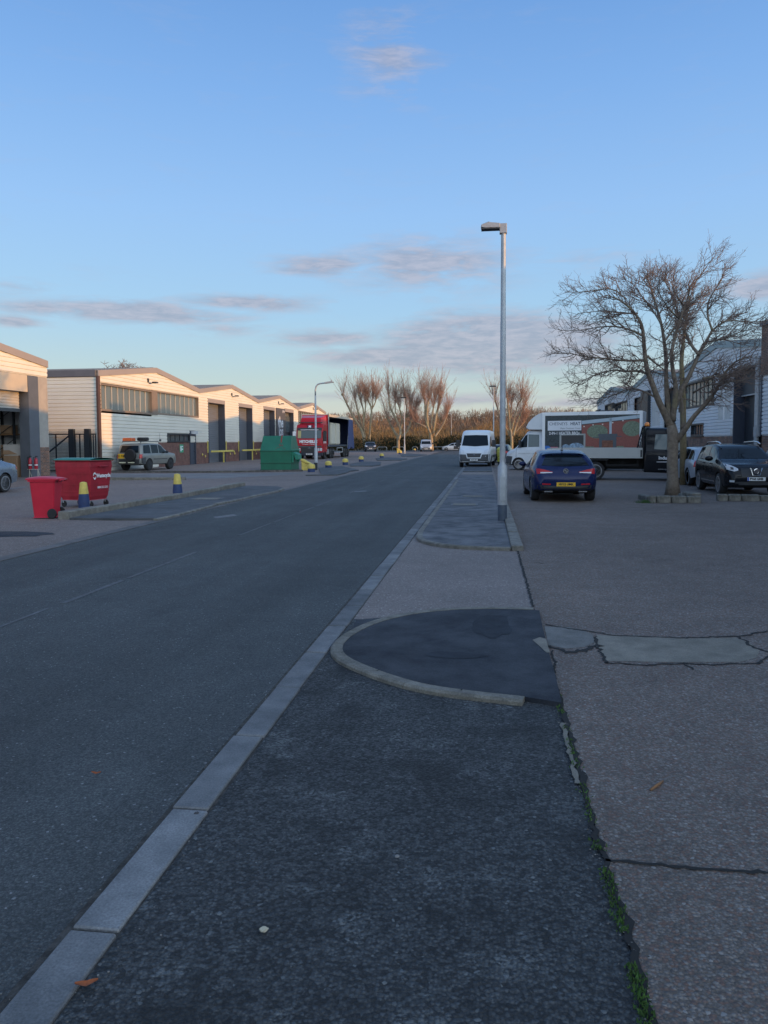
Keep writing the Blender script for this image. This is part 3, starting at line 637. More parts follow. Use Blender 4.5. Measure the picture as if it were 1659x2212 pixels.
MB().box(LX-8, LX-.5, 38.78, 38.92, 0, 4.6).build('inner_side_wall', M('white_inner_wall', (.62, .64, .66), .7, var=.04), t); MB().box(LX-8.2, LX-8, 28, 38.92, 0, 4.6).build('inner_back_wall', M('grey_inner_wall', (.35, .36, .37), .8), t)
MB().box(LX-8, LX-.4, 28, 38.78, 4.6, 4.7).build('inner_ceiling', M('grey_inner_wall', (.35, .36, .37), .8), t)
w_ = MB().box(LX-.06, LX-.04, 0, .3, 0, .18); 
for i, y in enumerate((-1.05, -.80)): MB().box(LX+y-.08, LX+y+.08, 38.75, 38.78, 1.30, 1.42).build('wall_socket', GREYPL, t)
# link wall between the first two buildings
o = MB().box(-34, -28.8, 45.0, 45.3, 0, 5.7).build('brick_wall', BRICKD); tag(o, 'dark brick link wall between the two nearest left units', 'wall'); MB().box(-34, -28.8, 44.9, 45.35, 5.7, 6.1).build('coping', M('slate_fascia', (.11, .11, .125), .6), o)
# --- right-hand row, seen side-on under the tree (in shade)
RX = 12.6
def rite(label): return thing('industrial_unit', label, 'building', (0, 0, 0), 0, 'gabled white units along the right side')
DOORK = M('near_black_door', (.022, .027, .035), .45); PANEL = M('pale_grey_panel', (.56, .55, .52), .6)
k = 1.068
ya, yb = 36.0, 53.2
t = rite('white clad unit behind the bare tree with a tall dark doorway at its near end')
hol = [(38.1, 41.45, 0, 5.25), (44.9, 51.5, 3.7, 5.3), (46.9, 49.6, 1.95, 2.75), (52.0, 53.0, 3.6, 5.3), (42.0, 44.1, 2.8, 5.15)]
finish(t, ya, yb, hol, [(36.0, 37.4), (41.5, 53.2)], 1.95, RX, -1, CLAD_R, FASC_R, BRICK2)
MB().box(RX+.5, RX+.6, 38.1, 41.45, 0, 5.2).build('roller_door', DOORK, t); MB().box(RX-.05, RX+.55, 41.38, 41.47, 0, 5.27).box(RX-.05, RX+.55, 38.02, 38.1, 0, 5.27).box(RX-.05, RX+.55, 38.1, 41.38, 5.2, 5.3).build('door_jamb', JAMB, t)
MB().box(RX+.35, RX+.5, 38.1, 41.4, 4.0, 5.15).build('door_header', GREYPL, t); MB().box(RX+.3, RX+.35, 38.1, 41.4, 3.93, 4.0).build('header_strip', GALV, t)
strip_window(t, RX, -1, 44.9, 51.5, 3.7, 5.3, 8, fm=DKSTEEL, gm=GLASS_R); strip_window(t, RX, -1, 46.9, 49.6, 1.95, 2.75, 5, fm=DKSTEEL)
MB().box(RX-.02, RX+.06, 42.0, 44.1, 2.8, 5.15).build('wall_panel', PANEL, t); MB().box(RX-.06, RX-.02, 42.95, 43.12, 2.8, 5.15).build('panel_joint', WHITEPAINT, t)
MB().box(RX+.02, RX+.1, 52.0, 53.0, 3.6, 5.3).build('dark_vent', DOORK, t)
pipe = MB().tube([(RX-.12, 37.75, 0), (RX-.12, 37.75, 5.6)], .11, 10).box(RX-.2, RX-.02, 37.55, 37.95, 1.9, 2.35); pipe.build('downpipe', GALV, t, smooth=True, sharp=40)
MB().box(RX-.06, RX+.05, 37.4, 37.5, 1.95, 5.2).build('corner_trim', JAMB, t)
MB().box(RX-.06, RX+.02, 41.55, 41.85, 2.0, 2.35).build('meter_box', PANEL, t); MB().tube([(RX-.05, 43, 5.0), (RX-.6, 42.8, 5.25)], .07, 6).build('floodlight', DARKPL, t)
ya, yb = 53.2, 70.4
t = rite('middle white clad unit on the right, rising behind the white box van')
finish(t, ya, yb, [(53.6, 57.2, 0, 5.3), (58.3, 61.0, 2.8, 4.7), (61.5, 64.3, 0, 5.5), (64.5, 68.4, 0, 5.4)], [(57.3, 61.4), (68.5, 70.4)], 1.95, RX, -1, CLAD_R, FASC_R, BRICK2)
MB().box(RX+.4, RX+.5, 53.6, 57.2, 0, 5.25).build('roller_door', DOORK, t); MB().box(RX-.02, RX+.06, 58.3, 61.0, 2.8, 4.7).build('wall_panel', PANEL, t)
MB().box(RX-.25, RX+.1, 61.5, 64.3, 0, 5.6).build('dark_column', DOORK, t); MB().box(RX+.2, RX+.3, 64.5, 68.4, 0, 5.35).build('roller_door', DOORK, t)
ya, yb = 70.4, 90.0
t = rite('farthest white clad unit on the right with a row of upper windows')
finish(t, ya, yb, [(71.3, 77.7, 3.2, 5.35), (78.4, 84.2, 3.2, 5.5)], [(70.4, 90)], 1.95, RX, -1, CLAD_R, FASC_R, BRICK2)
strip_window(t, RX, -1, 71.3, 77.7, 3.2, 5.35, 8, fm=DKSTEEL); strip_window(t, RX, -1, 78.4, 84.2, 3.2, 5.5, 7, fm=DKSTEEL)
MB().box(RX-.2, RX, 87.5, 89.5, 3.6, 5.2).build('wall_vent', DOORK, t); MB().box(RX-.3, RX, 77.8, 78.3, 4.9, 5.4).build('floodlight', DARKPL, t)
# brick party wall end at the near side of that row
t = thing('brick_pier_wall', 'tall brick end pier beside the tall dark doorway at the right edge', 'wall')
MB().box(RX-.12, RX+1.5, 36.05, 37.38, 4.7, 6.9).build('brickwork', BRICK2, t); MB().box(RX-.2, RX+1.6, 36.0, 37.45, 6.9, 7.1).build('coping', M('slate_fascia', (.11, .11, .125), .6), t)
# neighbouring buildings of the same estate outside the picture on the right (they shade the road)
for (a, b, lab) in ((12.0, 29.0, 'white gabled unit just outside the right edge, nearer than the brick pier'), (-5.0, 12.0, 'white gabled unit alongside the photographer on the right')):
    t = rite(lab); finish(t, a, b, [(a+3, a+7, 0, 5.3)], [(a, a+3), (a+7, b)], 1.95, RX, -1, CLAD_R, FASC_R, BRICK2); MB().box(RX+.4, RX+.5, a+3, a+7, 0, 5.25).build('roller_door', DOORK, t)

t = thing('added_back_warehouse', 'unseen warehouse added behind the right-hand row to block the low sun', 'building'); MB().prism([(5, 0), (38, 0), (38, 6.2), (21, 8.0), (5, 6.2)], 'x', 62, 84).build('wall', CLAD_R, t)  # added out of view to cut low sun coming through the gap
t = thing('added_end_warehouse', 'unseen clad warehouse added behind the camera to block reflected low sky', 'building'); MB().prism([(-45, 0), (45, 0), (45, 8), (0, 11), (-45, 8)], 'y', -75, -55).build('wall', CLAD_R, t); MB().box(-20, -12, -55, -54.9, 0, 5).build('roller_door', DOORK, t)  # added out of view so dark paint reflects walls, not bright low sky
t = thing('industrial_unit', 'unseen white gabled unit added past the left edge to block reflected low sky', 'building', group='gabled white units along the left side'); finish(t, 5.1, 22.1, [], [(5.1, 22.1)])  # row carried on out of view, added to cover low sky in reflections
# mesh gate between the first two buildings
GY = 43.6
t = thing('mesh_gate', 'dark steel mesh gate between the two nearest left units', 'gate')
for x in (-24.68, -23.68): MB().box(x-.16, x+.16, GY-.12, GY+.12, 0, 2.62).build('gate_post', DKSTEEL, t)
g = MB()
for x0, x1 in ((-26.6, -24.85), (-24.51, -23.85), (-23.51, -23.15)):
    for z in (.12, 2.3): g.box(x0, x1, GY-.03, GY+.03, z-.03, z+.03)
    for x in (x0+.03, (x0+x1)/2, x1-.03): g.box(x-.03, x+.03, GY-.029, GY+.029, .15, 2.27)
g.tube([(-26.6, GY-.05, .9), (-24.86, GY-.05, 2.2)], .05, 6); g.build('gate_frame', DKSTEEL, t)
g = MB(); z = .2
while z < 2.5: g.box(-26.6, -23.15, GY+.034, GY+.042, z, z+.013); z += .085
x = -26.6
while x < -23.15: g.box(x, x+.013, GY+.0425, GY+.05, .15, 2.5); x += .075
g.build('mesh_panel', DKSTEEL, t)
# yellow bars in front of the roller doors
for (y0, y1, lab) in ((62.8, 68.4, 'yellow height bar in front of the nearer roller door'), (71.2, 77.0, 'yellow height bar in front of the roller door nearest the green skip')):
    t = thing('safety_bar', lab, 'barrier', group='yellow bars across the roller doors')
    MB().box(LX+.45, LX+.57, y0, y1, .92, 1.08).build('rail', YEL, t, bev=.02); m_ = (y0+y1)/2
    MB().box(LX+.46, LX+.56, m_+.2, m_+.3, 0, .92).build('post', YEL, t)
# ============================================================ vehicles
def interp(L, x):
    if x <= L[0][0]: return L[0][1]
    for (a, u), (b, v) in zip(L, L[1:]):
        if x <= b: return u+(v-u)*(x-a)/max(1e-9, b-a)
    return L[-1][1]
def soft(L, x, r=.012): return (interp(L, x-r)+2*interp(L, x)+interp(L, x+r))/4
class Car:
    """a lofted body; fractions run 0 at the tail to 1 at the nose, local +x is forward"""
    def __init__(s, L, Wd, top, belt, bot, wid, roofw=.74, paint=None, st=72, rear_dx=0.0):
        s.L, s.W, s.top, s.belt, s.bot, s.wid, s.rw, s.paint = L, Wd, top, belt, bot, wid, roofw, paint
        fr = sorted(set([i/st for i in range(st+1)]+[p for p, _ in top]+[.004, .012, .988, .996])); s.mb = MB(); rings = []
        for f in fr:
            x = (f-.5)*L; zt = soft(top, f); zb = min(soft(belt, f), zt-.02); zo = interp(bot, f); w = interp(wid, f)*Wd/2
            h = zt-zb; wr = w*(.95-(.95-s.rw)*min(1, max(0, h/.42))); wb = w*.955
            half = [(0, zo), (w*.80, zo), (w*.95, zo+.05), (w*.985, zo+.16), (w, zo+(zb-zo)*.52), (w*.992, zo+(zb-zo)*.80), (w*.975, zb-.03), (wb, zb),
                    (wb+(wr-wb)*.5, zb+h*.5), (wb+(wr-wb)*.9, zb+h*.86), (wr*.96, zb+h*.945), (wr*.82, zb+h*.985), (wr*.45, zt), (0, zt+.004)]
            rings.append([(x, y, z) for y, z in half]+[(x, -y, z) for y, z in half[-2:0:-1]])
        n = len(rings[0]); vs = [p for r in rings for p in r]; k = len(rings)
        fs = [(i*n+j, i*n+(j+1) % n, (i+1)*n+(j+1) % n, (i+1)*n+j) for i in range(k-1) for j in range(n)]+[list(range(n)), [(k-1)*n+j for j in range(n)][::-1]]
        s.mb.add(vs, fs); s.bvh = BVHTree.FromPolygons([Vector(v) for v in vs], fs)
    def body(s, root, wheels, r, track, arch=1.13, mat=None):
        o = s.mb.build('body', mat or s.paint, root, smooth=True, sharp=48)
        cut = MB()
        for wx in wheels:
            for sd in (1, -1):
                m = MB(); m.lathe([(r*arch, 0), (r*arch, .42)], (wx, sd*s.W/2+(.1 if sd < 0 else -.32)-(0.0), r), 'y', 26)
                if sd < 0: m.v = [(x, y-.2, z) for x, y, z in m.v]
                cut.add(m.v, m.f)
        c = cut.build('cut', UNDER); mod = o.modifiers.new('b', 'BOOLEAN'); mod.object = c; mod.operation = 'DIFFERENCE'; mod.solver = 'EXACT'
        pr = o.parent; o.parent = None
        bpy.context.view_layer.update(); dg = bpy.context.evaluated_depsgraph_get(); me = bpy.data.meshes.new_from_object(o.evaluated_get(dg))
        o.modifiers.clear(); old = o.data; o.data = me; bpy.data.meshes.remove(old); me.name = 'body'; o.parent = pr; bpy.data.objects.remove(c)
        me.materials.clear(); me.materials.append(mat or s.paint); me.materials.append(UNDER)
        for p in me.polygons:
            cc = p.center; inside = any((cc.x-wx)**2+(cc.z-r)**2 < (r*arch*1.03)**2 for wx in wheels) and abs(cc.y) < s.W/2*.999 and (abs(p.normal.y) < .6 or abs(cc.y) < s.W/2*.8)
            p.material_index = 1 if (inside or (p.normal.z < -.8 and cc.z < .5)) else 0
        return o
    def patch(s, name, mat, root, lo, hi, d, nu=10, nv=5, off=.006, twosided=False, smooth=True):
        """lay a thin panel on the body between a lower and an upper line, seen along d ('+y','-y','+x','-x','+z')"""
        mb = MB(); ax = d[1]; sg = 1 if d[0] == '+' else -1
        def at(L, u):
            q = u*(len(L)-1); i = min(int(q), len(L)-2); a, b = L[i], L[i+1]; t = q-i; return (a[0]+(b[0]-a[0])*t, a[1]+(b[1]-a[1])*t)
        def fn(u, v):
            a, b = at(lo, u), at(hi, u); p = (a[0]+(b[0]-a[0])*v, a[1]+(b[1]-a[1])*v)
            if ax == 'y': o, dr = Vector((p[0], sg*4, p[1])), Vector((0, -sg, 0))
            elif ax == 'x': o, dr = Vector((sg*9, p[0], p[1])), Vector((-sg, 0, 0))
            else: o, dr = Vector((p[0], p[1], 6)), Vector((0, 0, -1))
            h, nn_, _, _ = s.bvh.ray_cast(o, dr)
            if h is None: h = s.bvh.find_nearest(o+dr*(9 if ax == 'x' else 4))[0]; nn_ = -dr
            if nn_.dot(dr) > 0: nn_ = -nn_
            return h+nn_*off
        mb.grid(fn, nu, nv); return mb.build(name, mat, root, smooth=smooth, fix=False)
    def side_windows(s, root, spans, up=.085, lowoff=.035, mat=None, minh=.05):
        for d in ('+y', '-y'):
            for a, b, sk0, sk1 in spans:
                lo = []; hi = []
                for i in range(11):
                    f = a+(b-a)*i/10; x = (f-.5)*s.L; zb = soft(s.belt, f)+lowoff; zt = soft(s.top, f)-up; zt = max(zt, zb+.01)
                    lo.append((x, zb)); hi.append((x+(sk0*(1-i/10)+sk1*i/10), zt))
                s.patch('side_window', mat or CARGLASS, root, lo, hi, d, 12, 6)
def wheel(root, x, y, r, w=.21, spokes=5, rimm=None, rr=.70, steel=False):
    sd = 1 if y > 0 else -1
    t = MB().lathe([(r*rr*.98, -w/2), (r*.93, -w/2), (r*.99, -w*.36), (r, 0), (r*.99, w*.36), (r*.93, w/2), (r*rr*.98, w/2)], (0, 0, 0), 'y', 26).build('wheel', RUBBER, root, smooth=True, sharp=35, loc=(x, y-sd*w/2, r))
    m = MB(); ro = r*rr
    m.lathe([(ro*.99, sd*w*.44), (ro*.93, sd*w*.40), (ro*.90, sd*w*.12), (.02, sd*w*.10)], (0, 0, 0), 'y', 24, m=1)
    m.lathe([(ro*1.02, sd*w*.50), (ro*.9, sd*w*.51), (ro*.88, sd*w*.30), (ro*.985, sd*w*.25)], (0, 0, 0), 'y', 24)
    m.lathe([(ro*.24, sd*w*.15), (ro*.22, sd*w*.40), (.01, sd*w*.42)], (0, 0, 0), 'y', 12)
    for k in range(spokes):
        a = 2*math.pi*k/spokes+.3; c = Vector((math.cos(a)*ro*.55, sd*w*.33, math.sin(a)*ro*.55))
        c.y = sd*w*.44; m.rbox(c, (ro*.76, w*.12, ro*(.22 if not steel else .34)), Matrix.Rotation(-a, 3, 'Y'))
    m.build('rim', [rimm or ALLOY, UNDER], t, smooth=True, sharp=30)
    return t
def wheels4(root, xs, W_, r, w=.21, **k):
    for x in xs:
        for s_ in (1, -1): wheel(root, x, s_*W_, r, w, **k)
def plate(root, x, z, s, front=True, mat=None, y=0.0, w=.52, h=.11, bold=.004):
    sg = 1 if front else -1; p = MB().box(*sorted((x, x+sg*.012)), y-w/2, y+w/2, z-h/2, z+h/2).build('number_plate', mat or (PLATE_W if front else PLATE_Y), root)
    text('characters', s, h*.82, BLACKINK, (x+sg*.0135, y, z), (0, sg, 0), (0, 0, 1), p, ex=.001, bold=bold, sx=.95); return p
def mirror(root, x, y, z, mat, s=1.0):
    sd = 1 if y > 0 else -1
    MB().ball((x, y+sd*.10*s, z), (.07*s, .115*s, .075*s), 10, 6).box(x-.02, x+.02, min(y-.02, y+sd*.06), max(y-.02, y+sd*.06), z-.05, z-.02).build('mirror', mat, root, smooth=True, sharp=50)
def carpaint(name, col, rough=.28, metal=.0):
    m, t, b = newmat(name); b.inputs['Base Color'].default_value = (*col, 1); b.inputs['Metallic'].default_value = metal; b.inputs['Coat Weight'].default_value = .35; b.inputs['Coat Roughness'].default_value = .03; b.inputs['Specular IOR Level'].default_value = .08
    f = tnoise(t, objco(t), 3, 4); r = ramp(t, f, [(.3, rough-.05), (.7, rough+.1)]); t.links.new(r, b.inputs['Roughness'])
    c = mmix(t, ramp(t, tnoise(t, objco(t), 1.2, 5, .6), [(.3, 0.), (.7, 1.)]), [q*.92 for q in col], [min(1, q*1.08+.004) for q in col]); t.links.new(c, b.inputs['Base Color']); return m
HATCH = dict(top=[(0, .62), (.004, .80), (.03, .99), (.06, 1.08), (.17, 1.345), (.20, 1.40), (.30, 1.465), (.42, 1.485), (.52, 1.45), (.58, 1.38), (.73, 1.03), (.77, .99), (.90, .86), (.965, .74), (.99, .62), (1, .50)],
     belt=[(0, .58), (.03, .88), (.10, .98), (.35, .98), (.70, .92), (.90, .82), (.97, .70), (1, .48)], bot=[(0, .40), (.02, .33), (.10, .27), (.17, .21), (.26, .18), (.9, .18), (.97, .22), (1, .28)],
     wid=[(0, .74), (.012, .84), (.04, .93), (.12, .995), (.2, 1), (.8, .995), (.9, .95), (.96, .86), (.99, .74), (1, .66)])
SUV = dict(top=[(0, .70), (.004, .95), (.02, 1.08), (.09, 1.50), (.13, 1.56), (.3, 1.61), (.45, 1.615), (.55, 1.56), (.60, 1.50), (.735, 1.13), (.78, 1.09), (.92, .99), (.975, .86), (.995, .70), (1, .55)],
     belt=[(0, .66), (.03, 1.0), (.1, 1.06), (.4, 1.04), (.72, 1.02), (.92, .93), (.98, .78), (1, .52)], bot=[(0, .36), (.03, .30), (.1, .25), (.9, .25), (.97, .28), (1, .34)],
     wid=[(0, .80), (.012, .89), (.04, .95), (.12, 1), (.85, .995), (.93, .95), (.98, .83), (1, .70)])
ESTATE = dict(top=[(0, .62), (.004, .86), (.02, 1.0), (.085, 1.36), (.13, 1.43), (.3, 1.48), (.45, 1.48), (.55, 1.43), (.6, 1.37), (.74, 1.02), (.78, .98), (.92, .86), (.975, .74), (1, .50)],
     belt=HATCH['belt'], bot=HATCH['bot'], wid=SUV['wid'])
VAN = dict(top=[(0, .8), (.004, 2.44), (.02, 2.50), (.2, 2.53), (.60, 2.53), (.68, 2.48), (.735, 2.34), (.86, 1.42), (.885, 1.33), (.955, 1.16), (.985, 1.0), (1, .70)],
     belt=[(0, .75), (.01, 1.36), (.6, 1.36), (.86, 1.22), (.955, 1.06), (.985, .94), (1, .66)], bot=[(0, .42), (.05, .32), (.93, .28), (.98, .30), (1, .36)],
     wid=[(0, .93), (.01, .985), (.04, 1), (.86, 1), (.93, .97), (.98, .88), (1, .76)])
def frontpose(px_c, py, rz, z=0.0): return G(px_c, py)
# ---- dark blue coupe hatchback, tail towards the camera
bl = carpaint('dark_blue_paint', (.009, .017, .070), .25, .15)
t = thing('parked_car', 'dark blue hatchback seen from behind, parked in front of the flatbed truck', 'car', (2.20, 24.35, .01), R_(91.5), 'cars parked in the right yard')
c = Car(4.47, 1.86, **HATCH, paint=bl, roofw=.70); WX = (-1.36, 1.34); c.body(t, WX, .345, .8)
wheels4(t, WX, .905, .345, .235, rimm=ALLOY)
c.patch('rear_window', CARGLASS, t, [(-.66, 1.04), (0, 1.01), (.66, 1.04)], [(-.50, 1.31), (0, 1.34), (.50, 1.31)], '-x', 16, 8)
c.side_windows(t, [(.22, .43, .10, 0), (.445, .70, 0, -.10)])
c.patch('windscreen', CARGLASS, t, [(-.62, 1.06), (.62, 1.06)], [(-.52, 1.40), (.52, 1.40)], '+x', 12, 6)
for s_ in (1, -1):
    l = c.patch('tail_light', REDLENS, t, [(s_*.36, .845), (s_*.60, .835), (s_*.80, .80)], [(s_*.36, .862), (s_*.60, .93), (s_*.815, .965)], '-x', 10, 5, .008)
    c.patch('clear_strip', LENS, l, [(s_*.38, .835), (s_*.70, .822)], [(s_*.37, .856), (s_*.70, .858)], '-x', 8, 2, .012)
    c.patch('reflector', REDLENS, t, [(s_*.42, .50), (s_*.66, .51)], [(s_*.42, .535), (s_*.66, .545)], '-x', 6, 2, .006)
    c.patch('head_light', LENS, t, [(s_*.48, .66), (s_*.76, .70)], [(s_*.5, .76), (s_*.76, .80)], '+x', 6, 3)
    MB().box(-2.17, -2.0, s_*.48-.12, s_*.48+.12, .285, .335).build('exhaust_tip', CHROME, t, bev=.01)
    mirror(t, .62, s_*.90, 1.02, bl)
MB().grid(lambda u, v: (-1.36-.20*v-.02*(2*u-1)**2*v, (u-.5)*1.14*(1+.1*v), 1.435-.03*v-.05*abs(2*u-1)**3-.02*v*abs(2*u-1)), 14, 3).build('roof_spoiler', bl, t, smooth=True, fix=False)
c.patch('rear_bumper_insert', DARKPL, t, [(-.80, .40), (0, .37), (.80, .40)], [(-.78, .50), (0, .455), (.78, .50)], '-x', 14, 4, .006)
bd = MB().lathe([(.075, 0), (.075, -.015), (.055, -.018)], (-2.165, 0, .89), 'x', 20).build('badge', DARKPL, t)
mb = MB()
for r0, r1 in ((.058, .074),): 
    n = 24; mb.add([(-2.19, r*math.cos(2*math.pi*i/n), .89+r*math.sin(2*math.pi*i/n)) for i in range(n) for r in (r0, r1)], [(2*i, 2*i+1, (2*i+3) % (2*n), (2*i+2) % (2*n)) for i in range(n)])
mb.poly([(-2.191, -.005, .945), (-2.191, .05, .92), (-2.191, .045, .89), (-2.191, .0, .90)]); mb.poly([(-2.191, .01, .89), (-2.191, .0, .835), (-2.191, -.045, .86), (-2.191, -.05, .89), (-2.191, -.02, .90)])
mb.build('emblem', CHROME, bd, fix=False)
plate(t, -2.235, .515, 'HV15 UMK', False)
MB().tube([(-1.20, 0, 1.46), (-1.36, 0, 1.60)], [.012, .006], 6).box(-1.25, -1.15, -.03, .03, 1.44, 1.48).build('aerial', DARKPL, t)
# ---- black crossover, nose towards the camera
bk = carpaint('black_paint', (.006, .007, .010), .22)
p_f = G(1553, 1069); p_r = G(1511, 1058)
t = thing('parked_car', 'black crossover facing the camera behind the row of kerb stones', 'car', (8.28, 26.9, .01), R_(-92), 'cars parked in the right yard')
c = Car(4.33, 1.80, **SUV, paint=bk, roofw=.76); WX = (-1.36, 1.28); c.body(t, WX, .35, .8); wheels4(t, WX, .89, .35, .225, rr=.72, spokes=5)
c.side_windows(t, [(.10, .22, .12, .02), (.24, .44, 0, 0), (.46, .69, 0, -.08)])
c.patch('windscreen', CARGLASS, t, [(-.68, 1.15), (.68, 1.15)], [(-.56, 1.53), (.56, 1.53)], '+x', 14, 7); c.patch('rear_window', CARGLASS, t, [(-.6, 1.12), (.6, 1.12)], [(-.5, 1.48), (.5, 1.48)], '-x')
for s_ in (1, -1):
    l = c.patch('head_light', LENS, t, [(s_*.50, .80), (s_*.62, .77), (s_*.80, .83)], [(s_*.50, .86), (s_*.66, .95), (s_*.825, 1.0)], '+x', 10, 5, .008)
    c.patch('lamp_bulb', GREYPL, l, [(s_*.63, .82), (s_*.71, .83)], [(s_*.63, .89), (s_*.71, .90)], '+x', 4, 3, .014)
    c.patch('fog_light', LENS, t, [(s_*.62, .44), (s_*.74, .45)], [(s_*.62, .50), (s_*.74, .51)], '+x', 4, 2, .01)
    mirror(t, .55, s_*.88, 1.14, bk, 1.15)
    MB().tube([(-1.45, s_*.60, 1.58), (-1.3, s_*.60, 1.66), (-.2, s_*.60, 1.69), (.25, s_*.60, 1.66), (.42, s_*.60, 1.60)], .022, 8).build('roof_rail', CHROME, t, smooth=True)
    c.patch('sill_strip', CHROME, t, [(-.9, .40), (.85, .40)], [(-.9, .43), (.85, .43)], '+y' if s_ > 0 else '-y', 14, 1, .008)
    for x in (-.62, .32): MB().box(x-.10, x+.10, *sorted((s_*.885, s_*.925)), .965, .995).build('door_handle', bk, t, bev=.01)
c.patch('grille', DARKPL, t, [(-.42, .60), (.42, .60)], [(-.42, .86), (.42, .86)], '+x', 8, 4, .006)
e = MB().tube([(2.165, -.17, .88), (2.195, -.11, .66), (2.195, .11, .66), (2.165, .17, .88)], .016, 6).build('grille_surround', CHROME, t)
mb = MB().lathe([(.085, 0), (.085, .02), (.068, .024), (.068, .008)], (2.17, 0, .78), 'x', 20); mb.box(2.18, 2.20, -.10, .10, .765, .797); mb.build('emblem', CHROME, t, smooth=True, sharp=30)
pl = plate(t, 2.185, .545, 'PY60 GMB', True); MB().box(2.187, 2.1985, -.258, -.215, .492, .598).build('blue_band', M('plate_blue', (.03, .10, .45), .4, var=0), pl)
c.patch('lower_intake', DARKPL, t, [(-.6, .36), (.6, .36)], [(-.6, .46), (.6, .46)], '+x', 10, 2, .005)
# ---- silver estate behind it
sv = carpaint('silver_paint', (.36, .39, .43), .3, .35)
t = thing('parked_car', 'silver estate car between the tree trunk and the black crossover', 'car', (8.6, 32.2, .01), R_(90), 'cars parked in the right yard')
c = Car(4.6, 1.80, **ESTATE, paint=sv, roofw=.76); WX = (-1.35, 1.40); c.body(t, WX, .33, .8); wheels4(t, WX, .88, .33)
c.side_windows(t, [(.08, .22, .12, .02), (.24, .44, 0, 0), (.46, .70, 0, -.1)]); c.patch('rear_window', CARGLASS, t, [(-.6, 1.02), (.6, 1.02)], [(-.5, 1.34), (.5, 1.34)], '-x'); c.patch('windscreen', CARGLASS, t, [(-.6, 1.05), (.6, 1.05)], [(-.5, 1.38), (.5, 1.38)], '+x')
for s_ in (1, -1):
    c.patch('tail_light', REDLENS, t, [(s_*.55, .72), (s_*.80, .70)], [(s_*.55, .96), (s_*.80, .98)], '-x', 5, 4, .01); mirror(t, .62, s_*.88, 1.02, sv)
    c.patch('tail_light_side', REDLENS, t, [(-2.24, .72), (-2.08, .74)], [(-2.24, .94), (-2.08, .96)], '+y' if s_ > 0 else '-y', 4, 3, .008)
plate(t, -2.30, .62, 'LR08 XKD', False)
# ---- pale car at the right edge
wp = carpaint('white_car_paint', (.60, .63, .66), .25)
t = thing('parked_car', 'pale car peeping past the black crossover at the right edge', 'car', (12.1, 31.0, .01), R_(-88), 'cars parked in the right yard')
c = Car(4.4, 1.8, **SUV, paint=wp, roofw=.76); WX = (-1.3, 1.28); c.body(t, WX, .33, .8); wheels4(t, WX, .88, .33); c.side_windows(t, [(.10, .22, .12, .02), (.24, .44, 0, 0), (.46, .69, 0, -.08)]); c.patch('windscreen', CARGLASS, t, [(-.64, 1.15), (.64, 1.15)], [(-.55, 1.52), (.55, 1.52)], '+x')
for s_ in (1, -1): c.patch('head_light', LENS, t, [(s_*.50, .80), (s_*.78, .83)], [(s_*.50, .92), (s_*.80, 1.0)], '+x', 6, 4, .008); mirror(t, .55, s_*.88, 1.14, wp)
# ---- white high-roof van facing the camera at the kerb
wv = carpaint('white_van_paint', (.60, .63, .66), .35); wv_d = wv
t = thing('panel_van', 'white high-roof panel van facing the camera with two wheels on the footpath', 'van', (-.52, 54.8, .0), R_(-95), 'vans in the street')
c = Car(5.4, 2.18, **VAN, paint=wv, roofw=.86); WX = (-1.8, 1.66); c.body(t, WX, .37, .9); wheels4(t, WX, 1.06, .37, .22, steel=True, rimm=GREYPL)
c.patch('windscreen', CARGLASS, t, [(-.90, 1.46), (0, 1.40), (.90, 1.46)], [(-.80, 2.16), (0, 2.18), (.80, 2.16)], '+x', 14, 8)
for d in ('+y', '-y'): c.patch('side_window', CARGLASS, t, [(.62, 1.42), (1.72, 1.36)], [(.66, 2.10), (1.20, 2.05)], d, 8, 6)
c.patch('front_bumper', GREYPL, t, [(-1.0, .34), (0, .32), (1.0, .34)], [(-1.02, .88), (-.52, .86), (0, .60), (.52, .86), (1.02, .88)], '+x', 20, 6, .012)
g = c.patch('grille_surround', wv, t, [(-.46, .60), (.46, .60)], [(-.58, .98), (.58, .98)], '+x', 12, 5, .022); c.patch('grille', DARKPL, g, [(-.42, .68), (.42, .68)], [(-.50, .93), (.50, .93)], '+x', 12, 5, .03)
MB().tube([(2.69, -.09, .80), (2.70, 0, .87), (2.69, .09, .80)], .016, 5).tube([(2.69, -.09, .73), (2.70, 0, .80), (2.69, .09, .73)], .016, 5).build('emblem', CHROME, t)
for s_ in (1, -1):
    c.patch('head_light', LENS, t, [(s_*.66, .92), (s_*.98, .92)], [(s_*.66, 1.12), (s_*.98, 1.26)], '+x', 6, 4, .01)
    MB().box(1.28, 1.42, *sorted((s_*1.10, s_*1.36)), 1.36, 1.84).build('mirror', DARKPL, t, bev=.03)
plate(t, 2.735, .50, 'KV57 UKP', True)
c.patch('side_moulding', GREYPL, t, [(-2.4, .62), (1.0, .62)], [(-2.4, .80), (1.0, .80)], '+y', 16, 2, .012)
